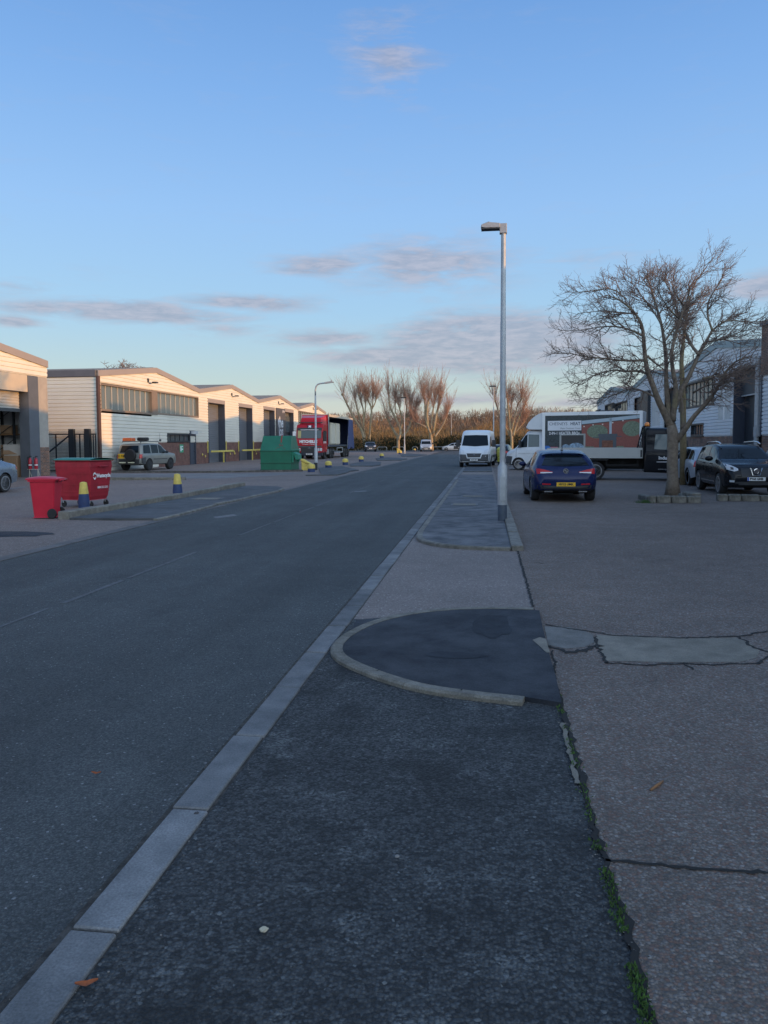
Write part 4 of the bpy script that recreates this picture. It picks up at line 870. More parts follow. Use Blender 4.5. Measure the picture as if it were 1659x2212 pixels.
# ---- two cars parked in the yard behind the vans
pu = carpaint('purple_blue_paint', (.035, .03, .12), .25)
t = thing('parked_car', 'purple blue hatchback half hidden behind the nose of the box van', 'car', (4.35, 66.5, .01), R_(62), 'cars parked in the right yard')
c = Car(4.2, 1.8, **ESTATE, paint=pu, roofw=.72); WX = (-1.28, 1.28); c.body(t, WX, .33, .8); wheels4(t, WX, .88, .33); c.side_windows(t, [(.10, .24, .1, 0), (.26, .44, 0, 0), (.46, .70, 0, -.1)]); c.patch('rear_window', CARGLASS, t, [(-.62, 1.02), (.62, 1.02)], [(-.5, 1.36), (.5, 1.36)], '-x')
for s_ in (1, -1): c.patch('tail_light', REDLENS, t, [(s_*.35, .80), (s_*.80, .76)], [(s_*.35, .90), (s_*.80, .98)], '-x', 6, 4, .01)
t = thing('parked_car', 'black car tucked behind the white high-roof van', 'car', (1.35, 64.6, .01), R_(80), 'cars parked in the right yard')
c = Car(4.4, 1.8, **HATCH, paint=bk, roofw=.72); WX = (-1.3, 1.3); c.body(t, WX, .33, .8); wheels4(t, WX, .88, .33); c.side_windows(t, [(.22, .43, .10, 0), (.445, .70, 0, -.10)]); c.patch('rear_window', CARGLASS, t, [(-.62, 1.06), (.62, 1.06)], [(-.5, 1.3), (.5, 1.3)], '-x')
for s_ in (1, -1): c.patch('tail_light', REDLENS, t, [(s_*.35, .80), (s_*.80, .76)], [(s_*.35, .90), (s_*.80, .96)], '-x', 6, 4, .01)
# ---- white luton box van seen from its left side
def cabvan(root, paint, L=2.55, H_=2.35, W_=2.05, door=True, low=GREYPL):
    top = [(0, 1.0), (.004, H_-.05), (.03, H_), (.45, H_-.02), (.52, H_-.12), (.74, 1.40), (.78, 1.31), (.92, 1.14), (.97, 1.0), (1, .68)]
    c = Car(L, W_, top, [(0, .9), (.01, 1.34), (.5, 1.30), (.75, 1.20), (.92, 1.04), (.97, .92), (1, .64)], [(0, .36), (.9, .28), (.97, .3), (1, .36)], [(0, 1), (.72, 1), (.85, .97), (.95, .88), (1, .76)], roofw=.84, paint=paint)
    return c
t = thing('box_van', 'white box van with an advert of an outdoor heater along its side', 'van', (4.9, 47.2, .008), R_(180-16))
c = cabvan(t, wv, 2.75, 2.42); sx = 2.22
b = c.body(t, (.52,), .36, .9); 
FR = []                                             # everything on the cab moves forward by sx
def shift(objs, dx):
    for o in objs: o.location.x += dx
before = set(kids(t))
for d in ('+y', '-y'):
    c.patch('side_window', SEEGLASS, t, [(-.72, 1.40), (-.05, 1.38)], [(-.70, 2.12), (-.05, 2.14)], d, 6, 6); c.patch('side_window', CARGLASS, t, [(.0, 1.38), (.62, 1.34)], [(.0, 2.14), (.13, 2.08)], d, 6, 6)
c.patch('windscreen', CARGLASS, t, [(-.84, 1.46), (.84, 1.46)], [(-.74, 2.08), (.74, 2.08)], '+x', 10, 6)
c.patch('front_bumper', GREYPL, t, [(-.95, .34), (.95, .34)], [(-.97, .80), (.97, .80)], '+x', 16, 5, .014)
for d, s_ in (('+y', 1), ('-y', -1)):
    c.patch('bumper_corner', GREYPL, t, [(.98, .34), (1.34, .40)], [(.90, .82), (1.33, .86)], d, 8, 5, .012)
    c.patch('head_light', LENS, t, [(.98, .94), (1.30, .90)], [(.72, 1.15), (1.22, 1.12)], d, 8, 4, .014)
    MB().box(.34, .48, *sorted((s_*1.03, s_*1.26)), 1.36, 1.78).build('mirror', DARKPL, t, bev=.03)
    MB().box(-.86, -.66, *sorted((s_*1.02, s_*1.045)), 1.10, 1.18).build('door_handle', DARKPL, t, bev=.01)
    c.patch('door_seam', UNDER, t, [(.66, .50), (.66, 1.30)], [(.675, .50), (.675, 1.30)], d, 6, 1, .004)
text('lettering', 'www.outdoorheaters.co.uk', .085, M('grey_lettering', (.2, .22, .25), .5, var=0), (.05, 1.035, 1.0), (-1, 0, 0), (0, 0, 1), t, ex=.001)
wheels4(t, (.52,), 1.0, .36, .22, rimm=ALLOY, spokes=6)
shift([o for o in kids(t) if o not in before]+[b], sx)
x0, x1, zb_, zt_ = -4.35, 1.30, .92, 3.42; hw = 1.12
MB().box(x0, x1, -hw, hw, zb_, zt_).build('box_body', wv, t, bev=.03)
mb = MB(); P = [(x1-.01, 2.42), (1.9, 2.42), (2.35, 2.44), (2.46, 2.52), (2.44, 2.62), (2.30, 2.86), (2.05, 3.10), (1.72, 3.29), (1.45, 3.38), (x1-.01, 3.41)]
def head(y, k): return [(x1-.01+(x-x1+.01)*(1-.22*k*k), y, z) for x, z in P]
ys = [-1.10+2.2*i/12 for i in range(13)]; rows = [head(y, abs(y)/1.1) for y in ys]; n = len(P)
mb.add([p for r in rows for p in r], [(i*n+j, i*n+(j+1) % n, (i+1)*n+(j+1) % n, (i+1)*n+j) for i in range(12) for j in range(n)]+[list(range(n)), [12*n+j for j in range(n)]]); mb.build('luton_head', wv, t, smooth=True, sharp=50)
fr = MB(); A = M('pale_blue_frame', (.38, .46, .52), .5, var=.05)
for s_ in (1, -1):
    a, b2 = sorted((s_*hw, s_*(hw+.03))); fr.box(x0, x1, a, b2, zt_-.20, zt_-.005); fr.box(x0, x0+.16, a, b2, zb_, zt_-.20); fr.box(x1-.17, x1, a, b2, zb_, zt_-.20); fr.box(x0+.16, x1-.17, a, b2, zb_, zb_+.12)
fr.build('box_frame', WHITEPAINT, t)
ad = MB(); yA = hw+.012
def q(u0, u1, v0, v1, off=0.0): return (x1-.17-(x1-x0-.33)*u1, x1-.17-(x1-x0-.33)*u0, yA+off-.006, yA+off, zb_+.12+(zt_-.32-zb_)*v0, zb_+.12+(zt_-.32-zb_)*v1)
AD_ = [('advert_panel', M('ad_dark_hedge', (.028, .042, .05), .4, var=.5, vs=9), [q(0, 1, 0, 1)]),
       ('advert_brick', M('ad_red_brick', (.24, .07, .055), .45, var=.2, vs=14), []), ]
base = ad.box(*q(0, 1, 0, 1)).build('advert_panel', AD_[0][1], t)
def adp(name, mat, boxes=(), polys=(), off=.003):
    m = MB()
    for bx in boxes: m.box(*q(*bx, off))
    for pl_ in polys: m.poly([(x1-.17-(x1-x0-.33)*u, yA+off, zb_+.12+(zt_-.32-zb_)*v) for u, v in pl_])
    return m.build(name, mat, base, fix=False)
adp('brick_wall_print', AD_[1][1], polys=[[(.40, .05), (1, .05), (1, .88), (.40, .74)]], off=.003)
adp('beam_print', A, polys=[[(.40, .76), (1, .90), (1, .985), (.40, .85)], [(.69, .5), (.715, .5), (.715, .92), (.69, .92)]], off=.006)
hedge = M('ad_topiary', (.15, .19, .13), .5, var=.4, vs=18)
ell = lambda cu, cv, ru, rv, n=20: [(cu+ru*math.cos(2*math.pi*i/n), cv+rv*math.sin(2*math.pi*i/n)) for i in range(n)]
adp('topiary_print', hedge, polys=[ell(.565, .56, .11, .18), ell(.925, .63, .10, .20), [(.42, .06), (.53, .06), (.53, .17), (.42, .17)], [(.77, .06), (.84, .06), (.84, .18), (.77, .18)]], off=.009)
adp('heater_print', M('ad_heater', (.07, .085, .105), .4), boxes=[(.585, .765, .04, .44), (.575, .775, .44, .50), (.52, .59, .40, .42), (.76, .82, .42, .44)], off=.014)
adp('fire_print', M('ad_fire', (.16, .06, .035), .5, var=.7, vs=16), boxes=[(.615, .73, .08, .33)], off=.018)
adp('bench_print', M('ad_bench', (.33, .35, .34), .5), boxes=[(.16, .18, 0, .48), (.42, .44, 0, .48), (.16, .44, .47, .51)], off=.012)
adp('slat_print', M('ad_slats', (.04, .04, .042), .5), boxes=[(.18, .42, .10, .47)], off=.010)
adp('cushion_print', M('ad_cushions', (.22, .32, .42), .6, var=.6, vs=10), polys=[ell(.23, .12, .05, .11), ell(.34, .14, .085, .13)], off=.016)
adp('blue_print', M('ad_blue', (.03, .16, .50), .5), polys=[[(0, 0), (.10, 0), (.08, .12), (.04, .19), (0, .19)]], off=.007); adp('pink_print', M('ad_pink', (.45, .10, .14), .5), polys=[[(.06, .16), (.14, .16), (.15, .08), (.10, .0)]], off=.010)
adp('bulb_print', M('ad_bulbs', (.7, .66, .6), .5), polys=[ell(u, v, .008, .016, 8) for u, v in ((.425, .70), (.52, .74), (.62, .75), (.725, .79), (.83, .84))], off=.012)
wb_ = adp('white_sign_print', M('ad_white', (.66, .68, .72), .5, var=.03), boxes=[(.03, .395, .60, .86)], off=.013)
def adt(s, u, v, size, mat, bold=0, align='LEFT', sx=1.0): text('lettering', s, size, mat, (x1-.17-(x1-x0-.33)*u, yA+.0155, zb_+.12+(zt_-.32-zb_)*v), (-1, 0, 0), (0, 0, 1), wb_, ex=.0008, bold=bold, align=align, sx=sx)
INK = M('blue_grey_lettering', (.07, .09, .13), .5, var=0)
adt('CHESNEYS', .045, .775, .245, INK, 0, sx=.92); adt('HEAT', .385, .775, .25, INK, .006, 'RIGHT', .92); adt('Make Outdoors Yours', .385, .655, .125, INK, 0, 'RIGHT'); adt('2-IN-1 HEATER BBQs', .045, .525, .235, WHITEINK, .004, sx=.82)
MB().box(x0+.1, 1.0, -.95, .95, .55, .92).build('chassis', UNDER, t); MB().box(-1.6, -.2, 1.0, 1.06, .45, .90).build('side_guard', GREYPL, t)
MB().box(x0+1.9, x0+2.7, -.4, .4, zt_, zt_+.09).build('roof_hatch', DARKPL, t, bev=.02)
wheels4(t, (-2.05,), 1.02, .36, .22, rimm=ALLOY, spokes=6)
# ---- black dropside flatbed truck
bkt = carpaint('truck_black_paint', (.010, .011, .015), .35); ALUM = M('aluminium_dropside', (.42, .43, .42), .45, .25, var=.06, vs=1.2)
t = thing('flatbed_truck', 'black flatbed truck with pale aluminium sides and an amber beacon', 'truck', (6.5, 35.6, .01), R_(-9))
c = cabvan(t, bkt, 2.5, 2.30); b = c.body(t, (.42,), .36, .9); before = set(kids(t))
for d, s_ in (('+y', 1), ('-y', -1)):
    c.patch('side_window', SEEGLASS, t, [(-.86, 1.36), (.30, 1.30)], [(-.80, 2.00), (.02, 2.00)], d, 8, 6); MB().box(.34, .48, *sorted((s_*1.03, s_*1.24)), 1.34, 1.74).build('mirror', DARKPL, t, bev=.03)
c.patch('windscreen', CARGLASS, t, [(-.84, 1.46), (.84, 1.46)], [(-.74, 2.0), (.74, 2.0)], '+x', 10, 6)
lt = text('lettering', 'Industries', .20, WHITEINK, (-.28, 1.03*-1-.003, .98), (1, 0, 0), (0, 0, 1), t, ex=.001, bold=.004); MB().box(-.75, .35, -1.036, -1.03, .80, .825).build('lettering_line', WHITEINK, t)
text('lettering', 'www.rplindustries.co.uk', .11, M('grey_lettering2', (.35, .36, .38), .5, var=0), (-.15, -1.015, .50), (1, 0, 0), (0, 0, 1), t, ex=.001)
for s_ in (1, -1): c.patch('head_light', LENS, t, [(s_*.55, .88), (s_*.90, .88)], [(s_*.55, 1.08), (s_*.92, 1.12)], '+x', 6, 4, .01)
wheels4(t, (.42,), 1.0, .36, .22, steel=True, rimm=GREYPL); shift([o for o in kids(t) if o not in before]+[b], 1.75)
bx0, bx1 = -3.6, .42
MB().box(bx0, bx1, -1.03, 1.03, .98, 1.06).build('bed_floor', M('bed_floor_plate', (.10, .10, .11), .7), t)
for nm, (a0, a1, c0, c1) in (('side_board', (bx0, bx1, -1.06, -1.03)), ('side_board', (bx0, bx1, 1.03, 1.06)), ('tail_board', (bx0-.03, bx0, -1.06, 1.06))):
    m = MB(); z = .97
    for h in (.15, .15, .15): m.box(a0, a1, c0, c1, z, z+h-.012); m.box(a0+.004, a1-.004, c0+.004, c1-.004, z+h-.012, z+h); z += h
    m.build(nm, ALUM, t)
MB().box(.33, .40, -1.075, -1.06, 1.02, 1.33).build('latch', DARKPL, t)
m = MB(); m.box(.44, .50, -1.0, -.92, .94, 2.36); m.box(.44, .50, .92, 1.0, .94, 2.36); m.box(.44, .50, -1.0, 1.0, 2.30, 2.36)
m.add([(.06, -1.0, .94), (.12, -1.0, .94), (.44, -1.0, 2.3), (.38, -1.0, 2.3), (.06, -.95, .94), (.12, -.95, .94), (.44, -.95, 2.3), (.38, -.95, 2.3)], [(0, 1, 2, 3), (4, 5, 6, 7), (0, 1, 5, 4), (1, 2, 6, 5), (2, 3, 7, 6), (3, 0, 4, 7)])
for i in range(15): m.box(.455, .485, -.88+i*.125, -.82+i*.125, .94, 2.3)
for i in range(9): m.box(.12+.035*i, .15+.035*i, -.99, -.96, .98, 1.02+.135*i)
m.build('headboard', bkt, t)
MB().box(bx0, .6, -.42, .42, .48, .97).box(bx0+.1, bx0+.2, -1.0, 1.0, .5, .9).build('chassis', UNDER, t); MB().box(-1.1, .3, -.98, -.93, .62, .70).box(-1.1, -1.05, -.98, -.93, .70, .97).box(.2, .25, -.98, -.93, .70, .97).box(-.4, -.35, -.98, -.93, .70, .97).build('side_rail', UNDER, t)
wheels4(t, (-1.55,), 1.04, .41, .28, steel=True, rimm=M('dull_steel_rim', (.25, .25, .26), .6, .4)); MB().box(-2.1, -1.0, -1.02, 1.02, .88, .91).build('mudguard', DARKPL, t)
be = MB().lathe([(.10, 0), (.11, .02), (.11, .10), (.07, .16), (.01, .18)], (.60, -.75, 2.36), 'z', 14).build('beacon', glassmat('amber_lens', (.75, .22, .02), .15, .8), t, smooth=True, sharp=40); MB().lathe([(.12, -.06), (.12, .0)], (.60, -.75, 2.36), 'z', 12).build('beacon_base', DARKPL, be)
# ---- grey saloon at the left edge
gs = carpaint('grey_silver_paint', (.20, .24, .29), .25, .4)
SAL = dict(top=[(0, .62), (.004, .84), (.02, .94), (.05, 1.0), (.13, 1.06), (.20, 1.16), (.33, 1.40), (.42, 1.45), (.52, 1.43), (.60, 1.33), (.72, 1.02), (.78, .97), (.92, .84), (.98, .70), (1, .5)], belt=[(0, .58), (.03, .90), (.12, .97), (.35, .96), (.70, .91), (.92, .80), (.98, .66), (1, .46)], bot=HATCH['bot'], wid=HATCH['wid'])
t = thing('parked_car', 'grey silver saloon cut off by the left edge, in front of the store room', 'car', (-18.0, 24.2, .006), R_(-91), 'cars parked on the left')
c = Car(4.75, 1.82, **SAL, paint=gs, roofw=.72); WX = (-1.40, 1.42); c.body(t, WX, .34, .8); wheels4(t, WX, .90, .34, .23, rr=.74); c.side_windows(t, [(.25, .42, .1, 0), (.44, .70, 0, -.1)])
for s_ in (1, -1): c.patch('tail_light', REDLENS, t, [(s_*.5, .80), (s_*.80, .78)], [(s_*.5, .92), (s_*.80, .93)], '-x', 6, 3, .008); c.patch('tail_light_side', REDLENS, t, [(-2.30, .80), (-2.10, .82)], [(-2.30, .92), (-2.12, .93)], '+y' if s_ > 0 else '-y', 5, 3, .008)
plate(t, -2.38, .62, 'BD64 OVC', False)
# ---- off-roader with a spare wheel and loaded roof rack
ch = carpaint('champagne_silver_paint', (.24, .245, .23), .35, .3); ORG = M('orange_plastic', (.62, .14, .045), .45, var=.15, vs=8)
OFF = dict(top=[(0, .72), (.004, 1.02), (.012, 1.12), (.05, 1.62), (.08, 1.70), (.3, 1.74), (.52, 1.72), (.58, 1.64), (.72, 1.18), (.76, 1.13), (.93, 1.04), (.98, .90), (1, .6)], belt=[(0, .68), (.01, 1.06), (.7, 1.06), (.93, .98), (.98, .85), (1, .56)], bot=[(0, .42), (.05, .36), (.95, .36), (1, .42)], wid=[(0, .88), (.01, .94), (.05, .97), (.12, 1), (.9, 1), (.97, .9), (1, .78)])
t = thing('off_road_car', 'pale gold off-roader with a rear spare wheel and orange gear on its roof', 'car', (-21.85, 47.9, .006), R_(83), 'cars parked on the left')
c = Car(4.45, 1.84, **OFF, paint=ch, roofw=.82); WX = (-1.32, 1.25); c.body(t, WX, .37, .8); wheels4(t, WX, .93, .37, .25, rr=.6, rimm=GREYPL)
c.patch('rear_window', CARGLASS, t, [(-.66, 1.14), (.66, 1.14)], [(-.58, 1.58), (.58, 1.58)], '-x', 10, 6, .01); c.side_windows(t, [(.07, .25, .10, .02), (.28, .46, 0, 0), (.48, .68, 0, -.08)], up=.10); c.patch('windscreen', CARGLASS, t, [(-.68, 1.2), (.68, 1.2)], [(-.6, 1.62), (.6, 1.62)], '+x')
c.patch('rear_bumper', DARKPL, t, [(-.86, .44), (.86, .44)], [(-.88, .74), (.88, .74)], '-x', 10, 4, .03)
for d in ('+y', '-y'): c.patch('side_cladding', GREYPL, t, [(-2.15, .42), (-1.72, .42)], [(-2.18, .80), (-1.75, .86)], d, 6, 4, .012); c.patch('side_strip', DARKPL, t, [(-.85, .70), (.8, .70)], [(-.85, .74), (.8, .74)], d, 8, 1, .01)
w2 = MB().lathe([(.20, -.02), (.36, 0), (.39, .06), (.39, .15), (.34, .21), (.02, .22)], (0, 0, 0), 'x', 26); w2.v = [(-x, y, z) for x, y, z in w2.v]; w2.build('spare_wheel', RUBBER, t, smooth=True, sharp=40, loc=(-2.2, -.17, .98))
pl = plate(t, -2.235, .93, 'T731 NKO', False, y=.52, w=.42, h=.28)
for s_ in (1, -1): c.patch('tail_light', REDLENS, t, [(s_*.74, .78), (s_*.88, .78)], [(s_*.74, 1.04), (s_*.86, 1.04)], '-x', 4, 4, .012); mirror(t, .62, s_*.90, 1.16, DARKPL, 1.1)
for y in (.42, -.20): MB().box(-2.30, -2.24, y-.22, y+.22, .50, .56).build('fog_lamp_strip', M('white_reflector', (.75, .75, .55), .3, var=0), t)
rk = MB()
for s_ in (1, -1): rk.tube([(-1.9, s_*.66, 1.76), (-1.85, s_*.66, 1.84), (.15, s_*.66, 1.86), (.25, s_*.66, 1.78)], .02, 6)
for x in (-1.85, -1.2, -.5, .1): rk.tube([(x, -.66, 1.85), (x, .66, 1.85)], .018, 6)
rk.build('roof_rack', DKSTEEL, t)
MB().ball((.35, -.7, 1.92), .08, 10, 8).tube([(.3, -.7, 1.72), (.3, -.7, 2.4)], .006, 5).build('roof_lamp', DARKPL, t)
root_off = t; M_off = Matrix.Translation(t.location) @ Matrix.Rotation(R_(83), 4, 'Z')
def onroof(x, y, z): return tuple(M_off @ Vector((x, y, z)))
g_ = tag(MB().rbox((0, 0, .09), (.50, .62, .18)).rbox((.02, 0, .19), (.46, .56, .03)).build('orange_box', ORG, loc=onroof(-1.6, .35, 1.872), rz=R_(84), bev=.03), 'flat orange box strapped on the rear of the off-roader rack', 'box')
g_ = thing('spare_tyre', 'tyre lying flat on the off-roader roof rack with an orange hub', 'tyre', onroof(-1.0, -.28, 1.872)); MB().lathe([(.20, 0), (.34, .02), (.37, .08), (.37, .17), (.32, .23), (.20, .23)], (0, 0, 0), 'z', 22).build('tyre', RUBBER, g_, smooth=True, sharp=40); MB().lathe([(.205, .02), (.21, .19), (.05, .22)], (0, 0, 0), 'z', 16).build('hub', ORG, g_)
# ---- far vehicles
dk = carpaint('dark_grey_paint', (.02, .024, .03), .25)
p = G(798, 976)
t = thing('parked_car', 'dark four-wheel-drive car facing the camera left of the pollarded trees', 'car', (p.x-.2, p.y+2.3, .006), R_(-80), 'cars far down the road')
c = Car(4.7, 2.1, **{**SUV, 'top': [(a, b*1.08) for a, b in SUV['top']], 'belt': [(a, b*1.05) for a, b in SUV['belt']]}, paint=dk); WX = (-1.4, 1.38); c.body(t, WX, .38, .9); wheels4(t, WX, 1.03, .38, .25); c.side_windows(t, [(.10, .22, .12, .02), (.24, .44, 0, 0), (.46, .69, 0, -.08)]); c.patch('windscreen', CARGLASS, t, [(-.76, 1.24), (.76, 1.24)], [(-.64, 1.64), (.64, 1.64)], '+x')
c.patch('grille', GREYPL, t, [(-.4, .72), (.4, .72)], [(-.4, .96), (.4, .96)], '+x', 6, 3, .01); c.patch('skid_plate', CHROME, t, [(-.8, .42), (0, .40), (.8, .42)], [(-.8, .54), (0, .47), (.8, .54)], '+x', 10, 2, .012); plate(t, 2.40, .58, 'GY13 LTE')
for s_ in (1, -1): c.patch('head_light', LENS, t, [(s_*.55, .88), (s_*.90, .92)], [(s_*.55, 1.04), (s_*.94, 1.10)], '+x', 6, 4, .012); mirror(t, .6, s_*1.02, 1.22, dk, 1.1)
p = G(918, 976); sl2 = carpaint('pale_silver_paint', (.42, .46, .50), .3, .3)
t = thing('panel_van', 'small silver van facing the camera far down on the left of the road', 'van', (p.x, p.y+2.6, .01), R_(-86), 'vans in the street')
VAN2 = dict(top=[(a, b if a in (0, 1) else .35+(b-.35)*.80) for a, b in VAN['top']], belt=[(a, .3+(b-.3)*.92) for a, b in VAN['belt']], bot=VAN['bot'], wid=VAN['wid'])
c = Car(4.9, 2.05, **VAN2, paint=sl2, roofw=.82); WX = (-1.6, 1.5); c.body(t, WX, .35, .9); wheels4(t, WX, 1.0, .35, .22, steel=True, rimm=GREYPL); c.patch('windscreen', CARGLASS, t, [(-.82, 1.30), (.82, 1.30)], [(-.74, 1.80), (.74, 1.80)], '+x', 10, 6)
for d in ('+y', '-y'): c.patch('side_window', CARGLASS, t, [(.55, 1.28), (1.6, 1.22)], [(.6, 1.78), (1.15, 1.74)], d, 6, 5)
c.patch('front_bumper', GREYPL, t, [(-.94, .34), (.94, .34)], [(-.96, .66), (.96, .66)], '+x', 12, 4, .012); c.patch('grille', DARKPL, t, [(-.45, .72), (.45, .72)], [(-.5, .84), (.5, .84)], '+x', 8, 2, .012); plate(t, 2.48, .5, 'KP06 WXN')
for s_ in (1, -1): c.patch('head_light', LENS, t, [(s_*.62, .84), (s_*.94, .86)], [(s_*.62, .98), (s_*.95, 1.10)], '+x', 6, 4, .012); MB().box(1.2, 1.34, *sorted((s_*1.03, s_*1.24)), 1.26, 1.56).build('mirror', DARKPL, t, bev=.02)
p = G(976, 974.5)
t = thing('parked_car', 'pale hatchback parked side-on at the far end of the road', 'car', (p.x+.3, p.y, .006), R_(178), 'cars far down the road')
c = Car(4.1, 1.8, **ESTATE, paint=sl2, roofw=.74); WX = (-1.25, 1.25); c.body(t, WX, .33, .8); wheels4(t, WX, .88, .33); c.side_windows(t, [(.08, .22, .12, .02), (.24, .44, 0, 0), (.46, .70, 0, -.1)]); c.patch('windscreen', CARGLASS, t, [(-.6, 1.05), (.6, 1.05)], [(-.5, 1.38), (.5, 1.38)], '+x')
c.patch('open_doorway', DARKPL, t, [(-.95, .38), (-.1, .36)], [(-.95, .92), (-.1, .93)], '+y', 8, 5, .01)
# ---- red articulated lorry with its curtain open
red = carpaint('lorry_red_paint', (.36, .012, .022), .3); NAVY = M('navy_curtain', (.022, .040, .13), .6, var=.25, vs=3); BOARD = M('insulation_board', (.52, .49, .40), .8, var=.06)
p = G(652, 991)
t = thing('articulated_lorry', 'red articulated lorry with its side curtain pulled open on pale boards', 'lorry', (-17.7, 76.5, .006), R_(-90)); t.scale = (1.08, 1.08, 1.08)
# local x forward (towards the camera), y left; cab nose at x = 0
c = MB().prism([(-.02, .62), (0, 1.2), (-.04, 1.75), (-.30, 2.95), (-.55, 3.30), (-2.2, 3.34), (-2.2, .95), (-1.9, .62)], 'y', -1.28, 1.28).build('cab', red, t, bev=.06)
mb = MB(); mb.add([(-.62, -1.0, 3.3), (-.62, 1.0, 3.3), (-2.2, 1.26, 3.3), (-2.2, -1.26, 3.3), (-.95, -.95, 3.92), (-.95, .95, 3.92), (-2.2, 1.2, 4.18), (-2.2, -1.2, 4.18)], [(0, 1, 2, 3), (4, 5, 6, 7), (0, 1, 5, 4), (1, 2, 6, 5), (2, 3, 7, 6), (3, 0, 4, 7)]); mb.build('roof_deflector', red, t, bev=.05)
MB().box(-.7, -.62, -1.15, 1.15, 3.42, 3.50).build('light_bar', DARKPL, t)
def onfront(z): return interp([(.62, -.02), (1.2, 0), (1.75, -.04), (2.95, -.30), (3.3, -.55)], z)
def fpanel(name, mat, y0, y1, za, zb2, off=.02, par=None, nz=6):
    m = MB(); m.grid(lambda u, v: (onfront(za+(zb2-za)*v)+off, y0+(y1-y0)*u, za+(zb2-za)*v), 2, nz); return m.build(name, mat, par or t, fix=False)
fpanel('windscreen', glassmat('lorry_glass', (.05, .07, .075), .05, .6), -1.14, 1.14, 1.98, 2.72, .03); fpanel('sun_visor', DARKPL, -1.18, 1.18, 2.74, 2.98, .05); fpanel('visor_lettering', WHITEINK, -.85, .85, 2.76, 2.80, .055)
fpanel('cab_curtain', M('cab_yellow_curtain', (.42, .36, .16), .8), -1.10, -.80, 2.02, 2.70, .034)
fpanel('front_panel', red, -1.2, 1.2, 1.28, 1.92, .03); fpanel('grille', DARKPL, -.78, .78, .62, 1.14, .03); fpanel('bumper_trim', GREYPL, -1.2, 1.2, 1.14, 1.26, .034); fpanel('bumper', M('navy_bumper', (.014, .018, .035), .5), -1.26, 1.26, .36, .62, .05)
MB().box(-.25, .02, -1.26, 1.26, .34, .66).build('lower_bumper', M('navy_bumper', (.014, .018, .035), .5), t, bev=.03)
text('lettering', 'MITCHELLS', .34, WHITEINK, (.01+.02, -.08, 1.66), (0, 1, 0), (0, 0, 1), t, ex=.002, bold=.022); text('lettering', 'Company of Mansfield', .14, WHITEINK, (.035, -.02, 1.42), (0, 1, 0), (0, 0, 1), t, ex=.002)
mb = MB(); mb.tube([(-.42, -.05, 3.14), (-.38, -.05, 3.05)], .01, 4); d = MB(); d.add([(onfront(z)+.03, y, z) for y, z in ((-.30, 3.2), (.30, 3.2), (.22, 3.0), (.08, 2.9), (-.08, 2.9), (-.22, 3.0))], [(0, 1, 2, 3, 4, 5)]); bdg = d.build('crest', M('dark_maroon', (.05, .012, .03), .5, var=0), t, fix=False)
text('lettering', 'M', .30, WHITEINK, (-.36, 0, 3.07), (0, 1, 0), (-.5, 0, 1), bdg, ex=.03, bold=.02)
MB().tube([(.04, -.10, 1.02), (.04, 0, 1.10), (.04, .10, 1.02)], .015, 5).build('emblem', CHROME, t); plate(t, .06, .50, 'YJ65 NMU', w=.6, h=.13)
for s_ in (1, -1):
    hl = fpanel('head_light', LENS, s_*.84, s_*1.24, .78, 1.06, .04); fpanel('lamp_bezel', DARKPL, s_*.98, s_*1.02, .78, 1.06, .05, hl); fpanel('indicator', REDLENS, s_*.84, s_*1.2, .64, .76, .04)
    MB().box(-.30, -.12, *sorted((s_*1.32, s_*1.62)), 1.70, 2.62).build('mirror', WHITEPAINT if s_ < 0 else DARKPL, t, bev=.03)
    MB().box(-1.45, -.5, *sorted((s_*1.275, s_*1.287)), 2.0, 2.7).build('side_window', CARGLASS, t)
MB().box(-1.7, -.4, 1.275, 1.286, 1.5, 1.86).build('side_sign', M('pale_lettering_panel', (.55, .42, .42), .5, var=.5, vs=9), t)
MB().box(-6.4, -.6, -.5, .5, .55, .95).build('chassis', UNDER, t); MB().box(-3.4, -2.3, 1.0, 1.22, .42, .95).build('fuel_tank', M('dull_tank', (.22, .22, .23), .5, .5), t, bev=.05)
for x in (-1.35, -4.1, -5.3): wheels4(t, (x,), 1.24, .52, .30, steel=True, rimm=M('dull_steel_rim', (.25, .25, .26), .6, .4), rr=.58)
tx0, tx1 = -16.2, -2.62
MB().box(tx0, tx1, -1.3, 1.3, 1.16, 1.34).build('trailer_deck', M('navy_deck', (.03, .04, .06), .6), t)
MB().box(tx1-.10, tx1, -1.3, 1.3, 1.34, 4.25).build('front_bulkhead', red, t); MB().box(tx1-.12, tx1+.02, 1.29, 1.36, 1.2, 4.3).box(tx1-.12, tx1+.02, -1.36, -1.29, 1.2, 4.3).build('corner_post', M('steel_post', (.22, .27, .30), .5), t)
MB().box(tx0, tx1, -1.32, 1.32, 4.25, 4.32).build('trailer_roof', M('translucent_roof', (.45, .44, .40), .6), t); MB().box(tx0, tx1, 1.28, 1.36, 4.08, 4.32).build('roof_rail', M('cream_rail', (.48, .44, .36), .5), t)
MB().box(tx0, tx1, -1.33, -1.29, 1.2, 4.25).build('far_curtain', NAVY, t); MB().box(tx0, tx0+.1, -1.3, 1.3, 1.34, 4.25).build('rear_door', NAVY, t)
m = MB(); m.grid(lambda u, v: (tx0+.15+3.4*u*(1-.25*v), 1.33+.14*math.sin(u*44)*(1-.4*v)+.1*(1-v), 1.0+3.1*v-.15*(1-v)*math.sin(u*9)), 80, 6); m.build('gathered_curtain', NAVY, t, smooth=True, fix=False)
m = MB(); m.grid(lambda u, v: (tx0+3.1+.6*u, 1.36+.2*u*v, 1.0+3.0*v), 4, 4); m.build('curtain_pole', GALV, t, fix=False)
bo = thing('board_stack', 'tall pale insulation boards standing in the open lorry trailer', 'boards', (-17.8, 76.5+9.7, 1.46)); 
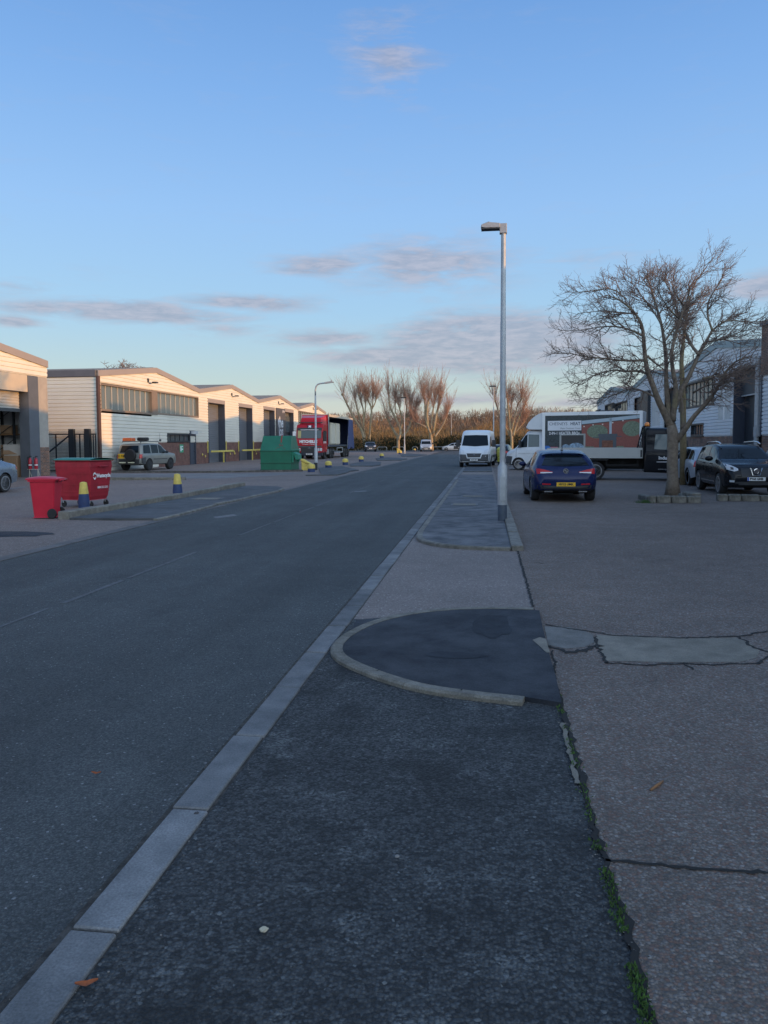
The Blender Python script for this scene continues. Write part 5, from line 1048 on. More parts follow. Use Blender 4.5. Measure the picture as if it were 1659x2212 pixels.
for i, y0 in enumerate((-1.9, 1.0)): MB().box(-1.1, 1.0, y0-.9, y0+1.4, 0, 2.45).build('board_pack', BOARD, bo, bev=.12)
o = tag(MB().box(-.3, .3, -.4, .4, 0, .5).build('carton', M('white_carton', (.55, .55, .53), .8), loc=(-16.85, 80.6, 1.46), bev=.01), 'white carton on the deck near the front of the lorry trailer', 'box')
m = MB().box(-10.6, -7.4, 1.18, 1.22, .98, 1.06).box(-10.6, -7.4, 1.18, 1.22, .52, .60).box(-7.48, -7.4, 1.18, 1.22, .60, .98).box(-10.6, -10.52, 1.18, 1.22, .60, .98); m.build('side_guard', GALV, t)
for x in (-11.2, -12.5, -13.8): wheels4(t, (x,), 1.26, .50, .34, steel=True, rimm=M('dull_steel_rim', (.25, .25, .26), .6, .4), rr=.58)
# ============================================================ street furniture, bins
def lamp(px, py, h, label, kind, rz=0, r0=.06, group='street lamps'):
    p = G(px, py); t = thing('street_lamp', label, 'street lamp', (p.x, p.y, 0.0), rz, group)
    return t
# main lamp post on the right footpath: swan-necked top removed, flat LED head pointing over the road
p = G(1086, 1130); LP = Vector((p.x-.01, p.y, .05))
t = thing('street_lamp', 'tall galvanised lamp column standing on the right footpath', 'street lamp', LP, 0, 'street lamps')
HL = 6.17
MB().lathe([(.098, 0.0), (.098, .34), (.096, .345)], n=20).build('painted_base', M('blue_grey_base_paint', (.045, .065, .095), .6, var=.25, vs=9), t, smooth=True, sharp=40)
MB().lathe([(.102, .345), (.102, 1.16), (.062, 1.22), (.061, 1.3), (.058, 4.2), (.054, 4.22), (.050, HL), (.01, HL+.02)], n=20).build('column', GALV, t, smooth=True, sharp=40)
MB().box(-.05, .05, -.112, -.095, .43, .95).lathe([(.008, -.118), (.008, -.10)], (0, 0, .98), 'y', 8, 0).build('access_door', GALV, t)
h = MB().box(-.08, .07, -.075, .075, HL-.14, HL+.06).prism([(-.075, HL+.06), (-.075, HL-.03), (-.36, HL-.03), (-.47, HL-.01), (-.46, HL+.045), (-.30, HL+.10), (-.28, HL+.085)], 'y', -.11, .11).build('lamp_head', M('lamp_head_grey', (.32, .33, .35), .5), t, bev=.008)
MB().box(-.46, -.08, -.10, .10, HL-.05, HL-.028).build('led_panel', DARKPL, h)
# left lamp with a curved bracket
p = G(683, 1017); t = thing('street_lamp', 'lamp column with a curved bracket beside the yellow grit bin', 'street lamp', (p.x, p.y, .05), 0, 'street lamps')
MB().lathe([(.11, 0), (.11, 1.3), (.062, 1.4), (.058, 4.2), (.05, 4.22), (.048, 4.55)], n=14).build('column', GALV, t, smooth=True, sharp=40)
MB().tube([(0, 0, 4.55), (0, 0, 4.85), (.04, 0, 5.06), (.14, 0, 5.19), (.3, 0, 5.25), (.72, 0, 5.29)], .045, 10).build('bracket', GALV, t, smooth=True)
h = MB().prism([(.6, 5.23), (1.12, 5.30), (1.14, 5.34), (.95, 5.38), (.6, 5.33)], 'y', -.1, .1).box(.96, 1.04, -.04, .04, 5.36, 5.45).build('lamp_head', M('lamp_head_grey', (.32, .33, .35), .5), t)
MB().box(-.10, .12, -.14, -.11, .0, .45).build('base_hatch', DKSTEEL, t)
def simple_lamp(px, py, top_px, label, style, rz=0):
    p = G(px, py); hh = AY(px, top_px, p.y).z
    t = thing('street_lamp', label, 'street lamp', (p.x, p.y, 0), rz, 'street lamps')
    MB().lathe([(.11, 0), (.11, 1.3), (.07, 1.4), (.05, hh-.1)], n=10).build('column', GALV, t, smooth=True, sharp=40)
    if style == 'T': MB().box(-.5, .25, -.14, .14, hh-.14, hh).build('lamp_head', DARKPL, t)
    else:
        MB().tube([(0, 0, hh-.6), (0, 0, hh-.3), (-.15, 0, hh-.06), (-.4, 0, hh), (-.75, 0, hh-.08)], .05, 8).build('bracket', GALV, t, smooth=True); MB().box(-1.1, -.6, -.12, .12, hh-.14, hh-.02).build('lamp_head', M('lamp_head_grey', (.32, .33, .35), .5), t)
simple_lamp(874, 980, 858, 'straight lamp column in front of the middle pollarded tree', 'T')
simple_lamp(975, 970, 893, 'lamp column with a hooked top behind the far pale hatchback', 'C')
simple_lamp(1066, 986, 833, 'slim dark lamp column rising behind the white high-roof van', 'T')
# blue and yellow marker posts on the left upstand
def marker(px, py, label, s=1.0):
    p = G(px, py); t = thing('marker_post', label, 'bollard', (p.x, p.y, 0), 0, 'blue and yellow marker posts')
    MB().lathe([(.165*s, 0), (.165*s, .30*s), (.140*s, .52*s)], n=18).build('blue_base', BLUEP, t, smooth=True, sharp=40)
    MB().lathe([(.143*s, .521*s), (.105*s, .84*s), (.095*s, .865*s), (.03*s, .885*s)], n=18).build('yellow_top', YELLOWP, t, smooth=True, sharp=50)
marker(182, 1104, 'blue and yellow tapered post in front of the big red container', .86); marker(384, 1078, 'blue and yellow tapered post standing alone at the gap in the left upstand', .90)
for i, (px, py, lab) in enumerate(((672.5, 1020, 'squat yellow topped bollard at the foot of the curved lamp column'), (709.5, 1012, 'squat yellow topped bollard just right of the curved lamp column'), (746, 1004.5, 'squat yellow topped bollard in front of the rear of the red lorry'),
                       (780.4, 997.5, 'squat yellow topped bollard below the dark four-wheel-drive car'), (824.8, 989.5, 'squat yellow topped bollard right of the dark four-wheel-drive car'), (864.5, 981.5, 'squat yellow topped bollard beside the far yellow grit bin'), (895.5, 975, 'smallest squat yellow topped bollard, left of the far silver van'))):
    p = G(px, py); s = .5 if i < 6 else .5
    t = thing('squat_bollard', lab, 'bollard', (p.x, p.y, 0), 0, 'squat yellow topped bollards')
    MB().lathe([(.215, 0), (.215, .22)], n=16).build('blue_base', BLUEP, t, smooth=True, sharp=40); MB().lathe([(.228, .221), (.228, .38), (.19, .45), (.08, .50), (.01, .505)], n=16).build('yellow_cap', YELLOWP, t, smooth=True, sharp=40)
def gritbin(px, py, s, label):
    p = G(px, py); t = thing('grit_bin', label, 'grit bin', (p.x, p.y, 0), R_(4), 'yellow grit bins')
    MB().prism([(-.5*s, 0), (.42*s, 0), (.52*s, .45*s), (-.52*s, .95*s)], 'y', -.4*s, .4*s).build('bin_body', YELLOWP, t, bev=.03); MB().prism([(-.58*s, .97*s), (.60*s, .50*s), (.62*s, .62*s), (-.30*s, 1.16*s), (-.56*s, 1.22*s)], 'y', -.46*s, .46*s).build('lid', YELLOWP, t, bev=.03)
gritbin(663, 1016, .60, 'yellow grit bin with a sloping lid beside the curved lamp column'); gritbin(862, 979, .62, 'far yellow grit bin beside the straight lamp column')
# yellow banded post by the white van
p = G(1081, 1006); t = thing('banded_post', 'yellow banded post between the white van and the box van, behind the lamp column', 'bollard', (p.x, p.y, 0))
MB().lathe([(.28, .32), (.28, .62), (.24, .66), (.29, .70), (.32, .84), (.27, .88), (.33, .92), (.33, 1.10), (.26, 1.14), (.32, 1.18), (.30, 1.34), (.16, 1.44), (.02, 1.46)], n=16).build('banded_sleeve', M('hi_vis_yellow', (.50, .50, .10), .6), t, smooth=True, sharp=35); t.scale = (.85, .85, .92); MB().lathe([(.2, 0), (.2, .32)], n=12).build('base', GREYPL, t)
# green enclosed skip
GRN = M('skip_green_paint', (.008, .13, .075), .45, var=.14, vs=1.5); GRN2 = M('skip_green_edge', (.02, .20, .13), .5)
a, b = G(562, 1017), G(602, 1017); p = G(598, 1016.5)
t = thing('enclosed_skip', 'green enclosed waste skip with sloping top and red drips, left of the grit bin', 'skip', (-13.0, 47.9, 0), R_(-1))
w, d, zt, zm = .99, .95, 2.16, 1.22
mb = MB(); lv = [(0, 1.0, 1.0, 0), (.55, 1.0, 1.0, 0), (zm, 1.02, 1.02, 0), (zm+.02, 1.02, 1.02, 0), (zt, .93, .55, .0)]
mb.add([(sx*w*kx, sy*d*ky, z) for z, kx, ky, _ in lv for sx, sy in ((-1, -1), (1, -1), (1, 1), (-1, 1))], [(4*i+j, 4*i+(j+1) % 4, 4*i+4+(j+1) % 4, 4*i+4+j) for i in range(4) for j in range(4)]+[(0, 1, 2, 3), (16, 17, 18, 19)]); mb.build('skip_body', GRN, t, bev=.02)
mb = MB()
for z, k, hh in ((.42, 1.03, .045), (1.17, 1.04, .05), (0.0, 1.02, .05)):
    mb.box(-w*k, w*k, -d*k, -d*k+.07, z, z+hh).box(-w*k, w*k, d*k-.07, d*k, z, z+hh).box(-w*k, -w*k+.07, -d*k, d*k, z+.002, z+hh-.002).box(w*k-.07, w*k, -d*k, d*k, z+.002, z+hh-.002)
mb.build('rib', M('skip_dark_rib', (.006, .075, .045), .5), t)
mb = MB()
for y in (-.72, .72): mb.box(w, w+.10, y-.06, y+.06, .5, 1.16)
mb.box(w, w+.08, -d, d, 1.225, 1.30); mb.build('edge_bracket', GRN2, t)
m = MB().prism([(w+.02, 1.14), (w+.34, .98), (w+.36, .68), (w+.20, .64)], 'y', -.6, .3); m.build('lifting_pocket', GRN2, t)
rp = MB(); random.seed(11)
for k in range(60):
    v = random.random()**.8; z = zm+.06+(zt-zm-.05)*v; half = .02+(.32*(1-v)**3); x = .30+random.uniform(-half, half); s_ = random.uniform(.02, .06)
    f = (z-zm)/(zt-zm); yy = -d*(1.02+(.55-1.02)*f)-.012; rp.add([(x-s_, yy, z-s_*.5), (x+s_, yy, z-s_*.5), (x+s_*.6, yy+.014, z+s_*.6), (x-s_*.6, yy+.014, z+s_*.6)], [(0, 1, 2, 3)])
rp.build('red_drips', M('rusty_red_drip', (.22, .045, .035), .7, var=.3), t, fix=False)
# red wheelie bin and big red container
RED1 = M('bright_red_plastic', (.52, .012, .035), .42, var=.07, vs=4); RED2 = M('faded_red_plastic', (.34, .016, .03), .55, var=.22, vs=4); TEAL = M('teal_lid_plastic', (.012, .16, .115), .5)
def taper(mb, z0, a0, b0, z1, a1, b1, y0=0, y1=0): return mb.add([(sx*a/1, y+sy*b, z) for z, a, b, y in ((z0, a0, b0, y0), (z1, a1, b1, y1)) for sx, sy in ((-1, -1), (1, -1), (1, 1), (-1, 1))], [(0, 1, 2, 3), (4, 5, 6, 7), (0, 1, 5, 4), (1, 2, 6, 5), (2, 3, 7, 6), (3, 0, 4, 7)])
pa, pb = G(68, 1122), G(100, 1121)
t = thing('wheelie_bin', 'bright red two-wheeled bin with its lid shut, left of the big red container', 'bin', (-10.22, 16.85, .006), 0)
taper(MB(), .02, .215, .25, .90, .275, .325).build('bin_body', RED1, t, bev=.025); taper(MB(), .865, .30, .35, .925, .305, .36).build('rim', RED1, t, bev=.01)
mb = MB(); mb.grid(lambda u, v: (-.32+.64*u, -.39+.80*v, .927+.055*math.sin(math.pi*u)**.5*math.sin(math.pi*min(1, v*.9+.1))**.5), 12, 12); mb.box(-.32, .32, -.40, .41, .905, .93).box(-.06, .06, -.44, -.38, .90, .925); mb.build('lid', RED1, t, smooth=True, sharp=40)
MB().tube([(-.20, .40, .86), (-.20, .46, .90), (.20, .46, .90), (.20, .40, .86)], .018, 8).build('handle', RED1, t, smooth=True)
for s_ in (1, -1):
    m = MB().lathe([(.105, -.03), (.118, -.02), (.118, .02), (.105, .03), (.03, .032)], (0, 0, 0), 'x', 22).build('wheel', RUBBER, t, smooth=True, sharp=35, loc=(s_*.29, .245, .118))
MB().tube([(-.27, .245, .118), (.27, .245, .118)], .012, 8).build('axle', CHROME, t)
# the two-wheeled bin shows its wheel side to the road
t.rotation_euler.z = R_(-81); t.scale = (.9, .9, 1.0)
pc = G(152, 1101); pd = G(229, 1093)
t = thing('waste_container', 'big red four-wheeled container with a teal lid and white lettering', 'bin', (-11.0, 20.0, .006), 0); t.scale = (.86, .86, 1.0)
cw, cdp = .67, .55
mb = MB(); L_ = [(.20, .52, .40), (.30, .57, .44), (1.02, .655, .54), (1.10, .665, .55), (1.26, .665, .55)]
mb.add([(sx*a, sy*b, z) for z, a, b in L_ for sx, sy in ((-1, -1), (1, -1), (1, 1), (-1, 1))], [(4*i+j, 4*i+(j+1) % 4, 4*i+4+(j+1) % 4, 4*i+4+j) for i in range(4) for j in range(4)]+[(0, 1, 2, 3), (16, 17, 18, 19)]); mb.build('container_body', RED2, t, bev=.02)
mb = MB()
for z, k in ((.42, 0), (.62, 1), (.92, 2), (1.10, 3)):
    a = interp([(.3, .57), (1.02, .655), (1.26, .665)], z)+.012; b = interp([(.3, .44), (1.02, .54), (1.26, .55)], z)+.012; mb.box(-a, a, -b, b, z, z+.016)
mb.build('rib', RED2, t); MB().box(-.70, .70, -.585, .585, 1.26, 1.30).build('rim', RED2, t, bev=.012)
mb = MB(); mb.grid(lambda u, v: (-.70+1.4*u, -.59+1.18*v, 1.302+.05*math.sin(math.pi*v)**.6), 6, 12); mb.box(-.705, .705, -.595, .595, 1.285, 1.305); mb.build('lid', TEAL, t, smooth=True, sharp=40)
for sx in (-1, 1):
    for sy in (-1, 1):
        cs = MB().tube([(0, 0, .20), (0, 0, .12)], .03, 8).build('castor', GALV, t, loc=(sx*.50, sy*.38, 0)); MB().lathe([(.085, -.022), (.09, 0), (.085, .022)], (.02, 0, .09), 'y', 16).build('castor_wheel', RUBBER, cs, smooth=True, sharp=40)
for sx in (-1, 1): MB().tube([(sx*.68, -.2, 1.12), (sx*.74, -.2, 1.12), (sx*.74, .2, 1.12), (sx*.68, .2, 1.12)], .018, 8).build('side_handle', RED2, t)
# lettering on the end that faces the road (+x)
def on_end(s, y, z, size, bold=0.0): text('lettering', s, size, WHITEINK, (.655+.012*(z-.6), y, z), (0, 1, 0), (-.10, 0, 1), t, ex=.003, bold=bold)
on_end('Wastecycle', .10, .86, .15, .004); on_end('0800 212 3210', .05, .54, .085)
mb = MB(); n = 10
for k in range(2):
    for i in range(n):
        a0, a1 = [math.pi*(.15+.8*(j/n))+k*math.pi for j in (i, i+1)]; mb.add([(.663, -.34+r*math.cos(a), .86+r*math.sin(a)*1.3) for a in (a0, a1) for r in (.045, .075)], [(0, 1, 3, 2)])
mb.build('recycling_mark', WHITEINK, t, fix=False)
t.rotation_euler.z = R_(-9)
# inside the open store room
t = thing('pallet_racking', 'dark steel racking with cartons in the open store room', 'shelving', (-24.6, 38.1, 0), R_(0))
mb = MB()
for x in (-1.2, 0): 
    for y in (-.35, .45): mb.box(x-.05, x+.05, y-.05, y+.05, 0, 4.0)
for z in (.4, 1.2, 2.0, 2.8): mb.tube([(-1.2, -.35, z), (0, -.35, z+.8)], .022, 5)
mb.build('upright', DKSTEEL, t); mb = MB()
for z in (1.0, 2.2): mb.box(-1.15, -.05, -.3, .4, z, z+.08)
mb.build('shelf', M('shelf_wood', (.20, .11, .05), .8), t)
CARD = M('cardboard', (.30, .19, .115), .85, var=.10, vs=5)
for (x, y, z, a, b_, hh, lab) in ((-25.15, 38.15, 1.082, .7, .5, .6, 'brown carton on the lower shelf of the store room racking'), (-25.15, 38.15, 2.282, .7, .5, .45, 'brown carton on the upper shelf of the store room racking')):
    tag(MB().box(-a/2, a/2, -b_/2, b_/2, 0, hh).build('carton', CARD, loc=(x, y, z), bev=.01), lab, 'box')
def carton(px, py, w_, d_, h_, rz, lab, z=0.0, flaps=False):
    p = G(px, py); t = thing('cardboard_box', lab, 'box', (p.x, p.y+d_/2, .006+z), rz, 'cardboard boxes outside the store room')
    MB().box(-w_/2, w_/2, -d_/2, d_/2, 0, h_).build('box_body', CARD, t, bev=.01); MB().box(-w_*.12, w_*.05, -d_/2-.004, -d_/2-.001, h_*.42, h_*.52).build('box_label', WHITEPAINT, t)
    MB().box(-w_/2+.02, w_/2-.02, -.03, .03, h_+.001, h_+.004).build('tape', M('brown_tape', (.2, .12, .06), .4), t)
carton(45, 1030, .72, .7, .98, R_(8), 'cardboard box right of the grey saloon, nearer the fire extinguishers'); carton(24, 1031, .8, .8, 1.12, R_(-4), 'taller cardboard box just behind the tail of the grey saloon'); 
p = G(24, 1031); tag(MB().box(-.42, .42, -.3, .3, 0, .22).box(-.1, .25, -.2, .1, .22, .224).build('cardboard_box', CARD, loc=(p.x-.1, p.y+.45, 1.19), rz=.2, bev=.01), 'flat carton lying on top of the tall cardboard box', 'box')
p = G(26, 1030); tag(MB().box(-.55, .65, -.28, .36, 0, .055).build('black_sheet', RUBBER, loc=(p.x, p.y+.42, 1.131), rz=.1), 'black bin bag sheet between two stacked cartons', 'sheet')
p = AX(32, 990, -24.6); tag(MB().rbox((0, 0, .85), (.95, .03, 1.75), Matrix.Rotation(.12, 3, 'X')).build('leaning_board', M('pale_board', (.42, .40, .38), .7), loc=(-24.55, 37.55, .0), rz=R_(8)), 'pale board leaning on the white store room wall', 'board')
st = thing('extinguisher_stand', 'tubular stand holding two fire extinguishers in the store room doorway', 'stand', (-23.2, 37.15, .006))
MB().tube([(-.24, 0, 0), (-.24, 0, .42), (.24, 0, .42), (.24, 0, 0)], .018, 6).tube([(-.24, .2, 0), (-.24, 0, .42)], .015, 5).tube([(.24, .2, 0), (.24, 0, .42)], .015, 5).box(-.28, .28, -.12, .12, .41, .43).build('stand_frame', M('cream_tube', (.5, .48, .42), .5), st)
for x, lab in ((-.17, 'red fire extinguisher on the left of the stand'), (.16, 'red fire extinguisher on the right of the stand')):
    e = thing('fire_extinguisher', lab, 'extinguisher', (-23.2+x, 37.13, .437), 0, 'fire extinguishers on the stand')
    MB().lathe([(.085, 0), (.09, .02), (.09, .46), (.05, .56), (.03, .58)], n=16).build('cylinder', M('extinguisher_red', (.38, .012, .03), .35), e, smooth=True, sharp=40); MB().lathe([(.025, .581), (.025, .65)], n=8).box(-.02, .10, -.015, .015, .64, .67).build('valve', DKSTEEL, e); MB().tube([(-.02, 0, .63), (-.12, -.02, .6), (-.14, -.05, .4), (-.10, -.08, .15)], .014, 6).build('hose', RUBBER, e, smooth=True); MB().lathe([(.0915, .18), (.0915, .24)], n=16).build('label_band', WHITEPAINT, e)
# low metal hoops at the road end
HOOP = M('pale_hoop_rail', (.34, .34, .33), .5, .2)
for u0, u1, lab in ((620, 740, 'low metal hoop rail right of the dark four-wheel-drive car'), (815, 960, 'low metal hoop rail below the middle pollarded tree'), (1075, 1140, 'low metal hoop rail just left of the far silver van'), (1350, 1500, 'low metal hoop rail just right of the far silver van')):
    A_, B_ = G(713.2+u0*.1653, 974.2), G(713.2+u1*.1653, 974.2)
    tag(MB().tube([(A_.x, A_.y, 0), (A_.x, A_.y, .62), (A_.x+.12, A_.y, .76), (B_.x-.12, B_.y, .76), (B_.x, B_.y, .62), (B_.x, B_.y, 0)], .06, 6).build('hoop_rail', HOOP, smooth=True), lab, 'rail', 'low metal hoops at the road end')
# stones edging the tree pit and the parking bays
STN = slab('kerb_stone', (.10, .092, .078), (.21, .195, .165), 6, .9, .6, 60)
def stone(t, x0, x1, y0, y1, h, rz=0.0): MB().box(-(x1-x0)/2, (x1-x0)/2, -(y1-y0)/2, (y1-y0)/2, -.02, h).build('edging_stone', STN, t, bev=.03, loc=((x0+x1)/2, (y0+y1)/2, random.uniform(-.004, .004)), rz=rz)
q0, q1 = G(1402, 1087), G(1500, 1088); TB = G(1455, 1072)
t = thing('tree_pit_edging', 'low stone edging round the foot of the bare tree', 'kerb stones', (0, 0, .01)); random.seed(2); x = q0.x
for L in (.20, .40, .42, .38): stone(t, x, x+L-.02, q0.y-.06, q0.y+.16, .19+random.uniform(-.02, .02), random.gauss(0, .02)); x += L
stone(t, q0.x-.02, q0.x+.18, q0.y+.2, q0.y+.85, .17); stone(t, q0.x, q0.x+.2, q0.y+.9, q0.y+1.6, .15); stone(t, x-.25, x+.02, q0.y+.25, q0.y+.95, .26, .15); stone(t, x-.25, x, q0.y+1.0, q0.y+1.6, .16)
MB().box(q0.x+.2, x-.25, q0.y+.17, q0.y+1.7, -.02, .06).build('pit_soil', M('soil', (.035, .028, .02), .95, var=.4, vs=14), t)
r0, r1 = G(1549, 1083), G(1659, 1083); t = thing('bay_edging', 'row of kerb stones along the nose of the black crossover', 'kerb stones', (0, 0, .01)); x = r0.x; k = 0
while x < r1.x+3: L = random.choice([.36, .42, .30, .5]); stone(t, x, x+L-.02, r0.y-.08, r0.y+.14, .20+random.uniform(-.03, .03), random.gauss(0, .03)); x += L
tuft = MB(); random.seed(9)
for k in range(220):
    a, rr = random.uniform(0, 6.28), abs(random.gauss(0, .14)); x, y = q0.x-.12+rr*math.cos(a), q0.y-.03+rr*math.sin(a)*.5; h = random.uniform(.04, .11); d = random.uniform(0, 6.28); tuft.add([(x-.006, y, .01), (x+.006, y, .01), (x+.05*math.cos(d), y+.05*math.sin(d), .01+h)], [(0, 1, 2)])
tag(tuft.build('grass_tuft', M('weed_green', (.035, .075, .022), .9, var=.3), fix=False), 'small green weed tuft at the left corner of the tree pit', 'plant')
# ============================================================ trees
def bark(name, c1, c2, sc=9):
    m, t, b = newmat(name); co = objco(t); f = tnoise(t, co, sc, 6, .7); g = tnoise(t, co, sc*.25, 3)
    c = mmix(t, ramp(t, f, [(.3, 0.), (.7, 1.)]), c1, c2); c = mmix(t, ramp(t, g, [(.55, 0.), (.75, .5)]), c, (c2[0]*.9, c2[1]*1.05, c2[2]*.55)); t.links.new(c, b.inputs['Base Color']); b.inputs['Roughness'].default_value = .9; bump(t, b, f, .6, .03); return m
BARK = bark('bark', (.10, .078, .060), (.25, .20, .155)); TWIG = M('twig_bark', (.185, .13, .105), .85, var=.25, vs=1.5); PTWIG = M('reddish_twig', (.34, .20, .145), .8, var=.2, vs=1); PBARK = bark('pale_pollard_bark', (.20, .15, .095), (.40, .31, .20), 4)
def curve(p, d, L, n, up=.0, jit=.15, rnd=random):
    pts = [p.copy()]; d = d.normalized()
    for i in range(n):
        d = (d+Vector((rnd.gauss(0, jit), rnd.gauss(0, jit), rnd.gauss(0, jit)+up))).normalized(); p = p+d*(L/n); pts.append(p.copy())
    return pts
def side_dir(d, rnd, ang):
    a = rnd.uniform(0, 6.28); o = d.orthogonal().normalized(); q = d.cross(o); return (d*math.cos(ang)+(o*math.cos(a)+q*math.sin(a))*math.sin(ang)).normalized()
# the bare tree in the yard: limbs follow the photograph, depth is free
random.seed(21)
t = thing('bare_tree', 'leafless spreading tree in the yard beside the flatbed truck', 'tree', (0, 0, 0))
TY = TB.y+.35
def cp(cx, cy, dy=0.0): return AY(1152+cx*.3056, 493.7+cy*.3056, TY+dy)
trunk = MB(); crown = MB()
base = [Vector((cp(985, 1890).x, TY, 0.0)), cp(985, 1780), cp(983, 1660), cp(985, 1540), cp(988, 1460), cp(975, 1390)]
trunk.tube(base, [.25, .18, .163, .168, .175, .14], 14)
limbs = [([(972, 1400), (925, 1300), (880, 1210), (845, 1110), (805, 1010), (790, 920), (778, 800), (770, 690), (735, 600), (660, 500), (580, 430), (500, 395)], .15, -1.0),
         ([(975, 1390), (960, 1280), (945, 1180), (938, 1050), (940, 940), (925, 800), (908, 680), (880, 560), (850, 430), (825, 330), (800, 230)], .13, .5),
         ([(985, 1360), (1000, 1230), (1010, 1120), (985, 1000), (975, 890), (1000, 760), (1035, 640), (1060, 540), (1100, 420), (1110, 330)], .125, -.4),
         ([(985, 1300), (1040, 1150), (1095, 1060), (1135, 970), (1170, 890), (1225, 800), (1265, 720), (1330, 660), (1420, 590), (1530, 545)], .12, .9),
         ([(1010, 1500), (1075, 1420), (1125, 1340), (1200, 1260), (1280, 1170), (1340, 1060), (1380, 990), (1450, 930), (1560, 900)], .13, -1.1),
         ([(1060, 1420), (1055, 1300), (1045, 1180), (1000, 1110), (965, 1080)], .10, .3),
         ([(790, 930), (690, 935), (590, 930), (470, 915), (350, 905), (240, 880), (150, 885)], .055, -1.6),
         ([(815, 1030), (740, 1005), (660, 1010), (560, 1000), (470, 1020), (370, 1060), (270, 1100)], .055, -2.0),
         ([(778, 760), (690, 715), (600, 690), (500, 685), (400, 700), (280, 720), (180, 715)], .05, .8),
         ([(880, 1200), (800, 1160), (720, 1130), (640, 1140), (540, 1190), (430, 1200), (330, 1215)], .05, .9),
         ([(1170, 890), (1120, 830), (1080, 740), (1040, 640), (1010, 520), (975, 400), (930, 300), (935, 180)], .07, 1.3),
         ([(1265, 720), (1230, 610), (1235, 500), (1280, 400), (1330, 300), (1350, 190)], .05, .2),
         ([(1060, 540), (1000, 440), (985, 330), (960, 260)], .04, -.8), ([(1100, 420), (1170, 330), (1215, 230), (1250, 140), (1285, 50)], .03, -.1),
         ([(1200, 1060), (1290, 1045), (1400, 1030), (1500, 990), (1600, 960)], .05, 1.4), ([(1130, 1160), (1220, 1110), (1330, 1090), (1450, 1080), (1560, 1060)], .045, -1.9), ([(1330, 660), (1400, 640), (1500, 650), (1620, 640), (1680, 620)], .04, .6),
         ([(1225, 800), (1320, 790), (1440, 740), (1560, 700)], .04, -1.5), ([(735, 600), (640, 590), (520, 560), (400, 560), (300, 560)], .04, 1.6), ([(660, 500), (560, 400), (420, 400), (320, 390), (260, 375)], .032, .3), ([(908, 680), (840, 560), (760, 440), (700, 320), (640, 250)], .045, 1.5), ([(925, 800), (1000, 700), (1080, 560), (1180, 430), (1260, 330)], .045, 2.0),
         ([(805, 900), (870, 960), (930, 1000)], .06, 0), ([(1035, 640), (960, 560), (890, 420), (870, 300)], .04, -1.8), ([(850, 430), (760, 330), (720, 260)], .03, 1.0)]
segs = []
for pts, r, dep in limbs:
    n = len(pts); P = []
    for i, (x, y) in enumerate(pts):
        f = i/(n-1); k_ = 1-.22*f; x2 = 985+(x-985)*(1-.02*f); y2 = (740+(y-740)*k_) if y < 740 else y; P.append(cp(x2, y2, dep*f**.8*1.25+random.gauss(0, .03)))
    P = smooth(P, 1); n = len(P); R = [max(.010, r*.82*(1-.88*(i/(n-1))**.8)) for i in range(n)]
    trunk.tube(P, R, 8)
    segs.append((P, R))
CEN = Vector((cp(860, 700).x, TY, cp(860, 760).z))
tw = [0]
def grow(P, R, lev, start=.25):
    n = len(P); tot = sum((b-a).length for a, b in zip(P, P[1:]))
    step = {0: .11, 1: .082, 2: .075}[lev]; k = int(tot*(1-start)/step)
    for i in range(k):
        f = start+(1-start)*(i+random.random())/max(1, k); q = f*(n-1); j = min(int(q), n-2); p = P[j].lerp(P[j+1], q-j); d = (P[j+1]-P[j]).normalized(); rr = R[j]
        o = (p-CEN); o.z *= .5
        dd = (side_dir(d, random, random.uniform(.6, 1.25))+o.normalized()*.42+Vector((0, 0, .02))).normalized()
        L = {0: random.uniform(.4, 1.12)*(1.05-.6*f), 1: random.uniform(.22, .55), 2: random.uniform(.10, .26)}[lev]
        m = {0: 7, 1: 4, 2: 2}[lev]; Q = curve(p, dd, L, m, .05 if lev < 2 else .08, .16)
        r0 = min(rr*.7, {0: .017, 1: .0088, 2: .0052}[lev]); rq = [r0+({0: .0055, 1: .0042, 2: .0033}[lev]-r0)*(a/m) for a in range(m+1)]
        crown.tube(Q, rq, {0: 5, 1: 4, 2: 3}[lev], cap=False); tw[0] += 1
        if lev < 2: grow(Q, rq, lev+1, .2)
for P, R in segs: grow(P, R, 0, .30 if R[0] > .06 else .12)
trunk.build('trunk', BARK, t, smooth=True, fix=False); crown.build('crown', TWIG, t, smooth=True, fix=False)
# second bare tree close behind it (pale trunk)
t = thing('young_tree', 'slim pale trunk rising just behind the bare tree', 'tree', (0, 0, 0)); Tz = TY+6.0; mb = MB(); cr = MB()
P = [Vector((AY(1477, 1000, Tz).x, Tz, 0)), AY(1476, 930, Tz), AY(1475, 850, Tz), AY(1472, 780, Tz), AY(1480, 700, Tz), AY(1490, 640, Tz)]; R = [.14, .12, .11, .08, .05, .03]; mb.tube(P, R, 9); mb.build('trunk', bark('mossy_bark', (.13, .10, .05), (.24, .19, .11), 7), t, smooth=True, fix=False)
for i in range(26):
    f = random.uniform(.5, 1); q = f*(len(P)-1); j = min(int(q), len(P)-2); p = P[j].lerp(P[j+1], q-j); Q = curve(p, side_dir(Vector((0, 0, 1)), random, random.uniform(.4, 1.0)), random.uniform(.8, 1.7), 6, .08, .12); cr.tube(Q, [.02, .016, .013, .01, .008, .006, .005], 4, cap=False)
    for a in Q[1:]:
        for _ in range(3): cr.tube(curve(a, side_dir((a-p).normalized() if (a-p).length > 0 else Vector((0, 0, 1)), random, .8), random.uniform(.2, .5), 3, .1, .15), [.007, .005, .004, .004], 3, cap=False)
cr.build('crown', TWIG, t, smooth=True, fix=False)
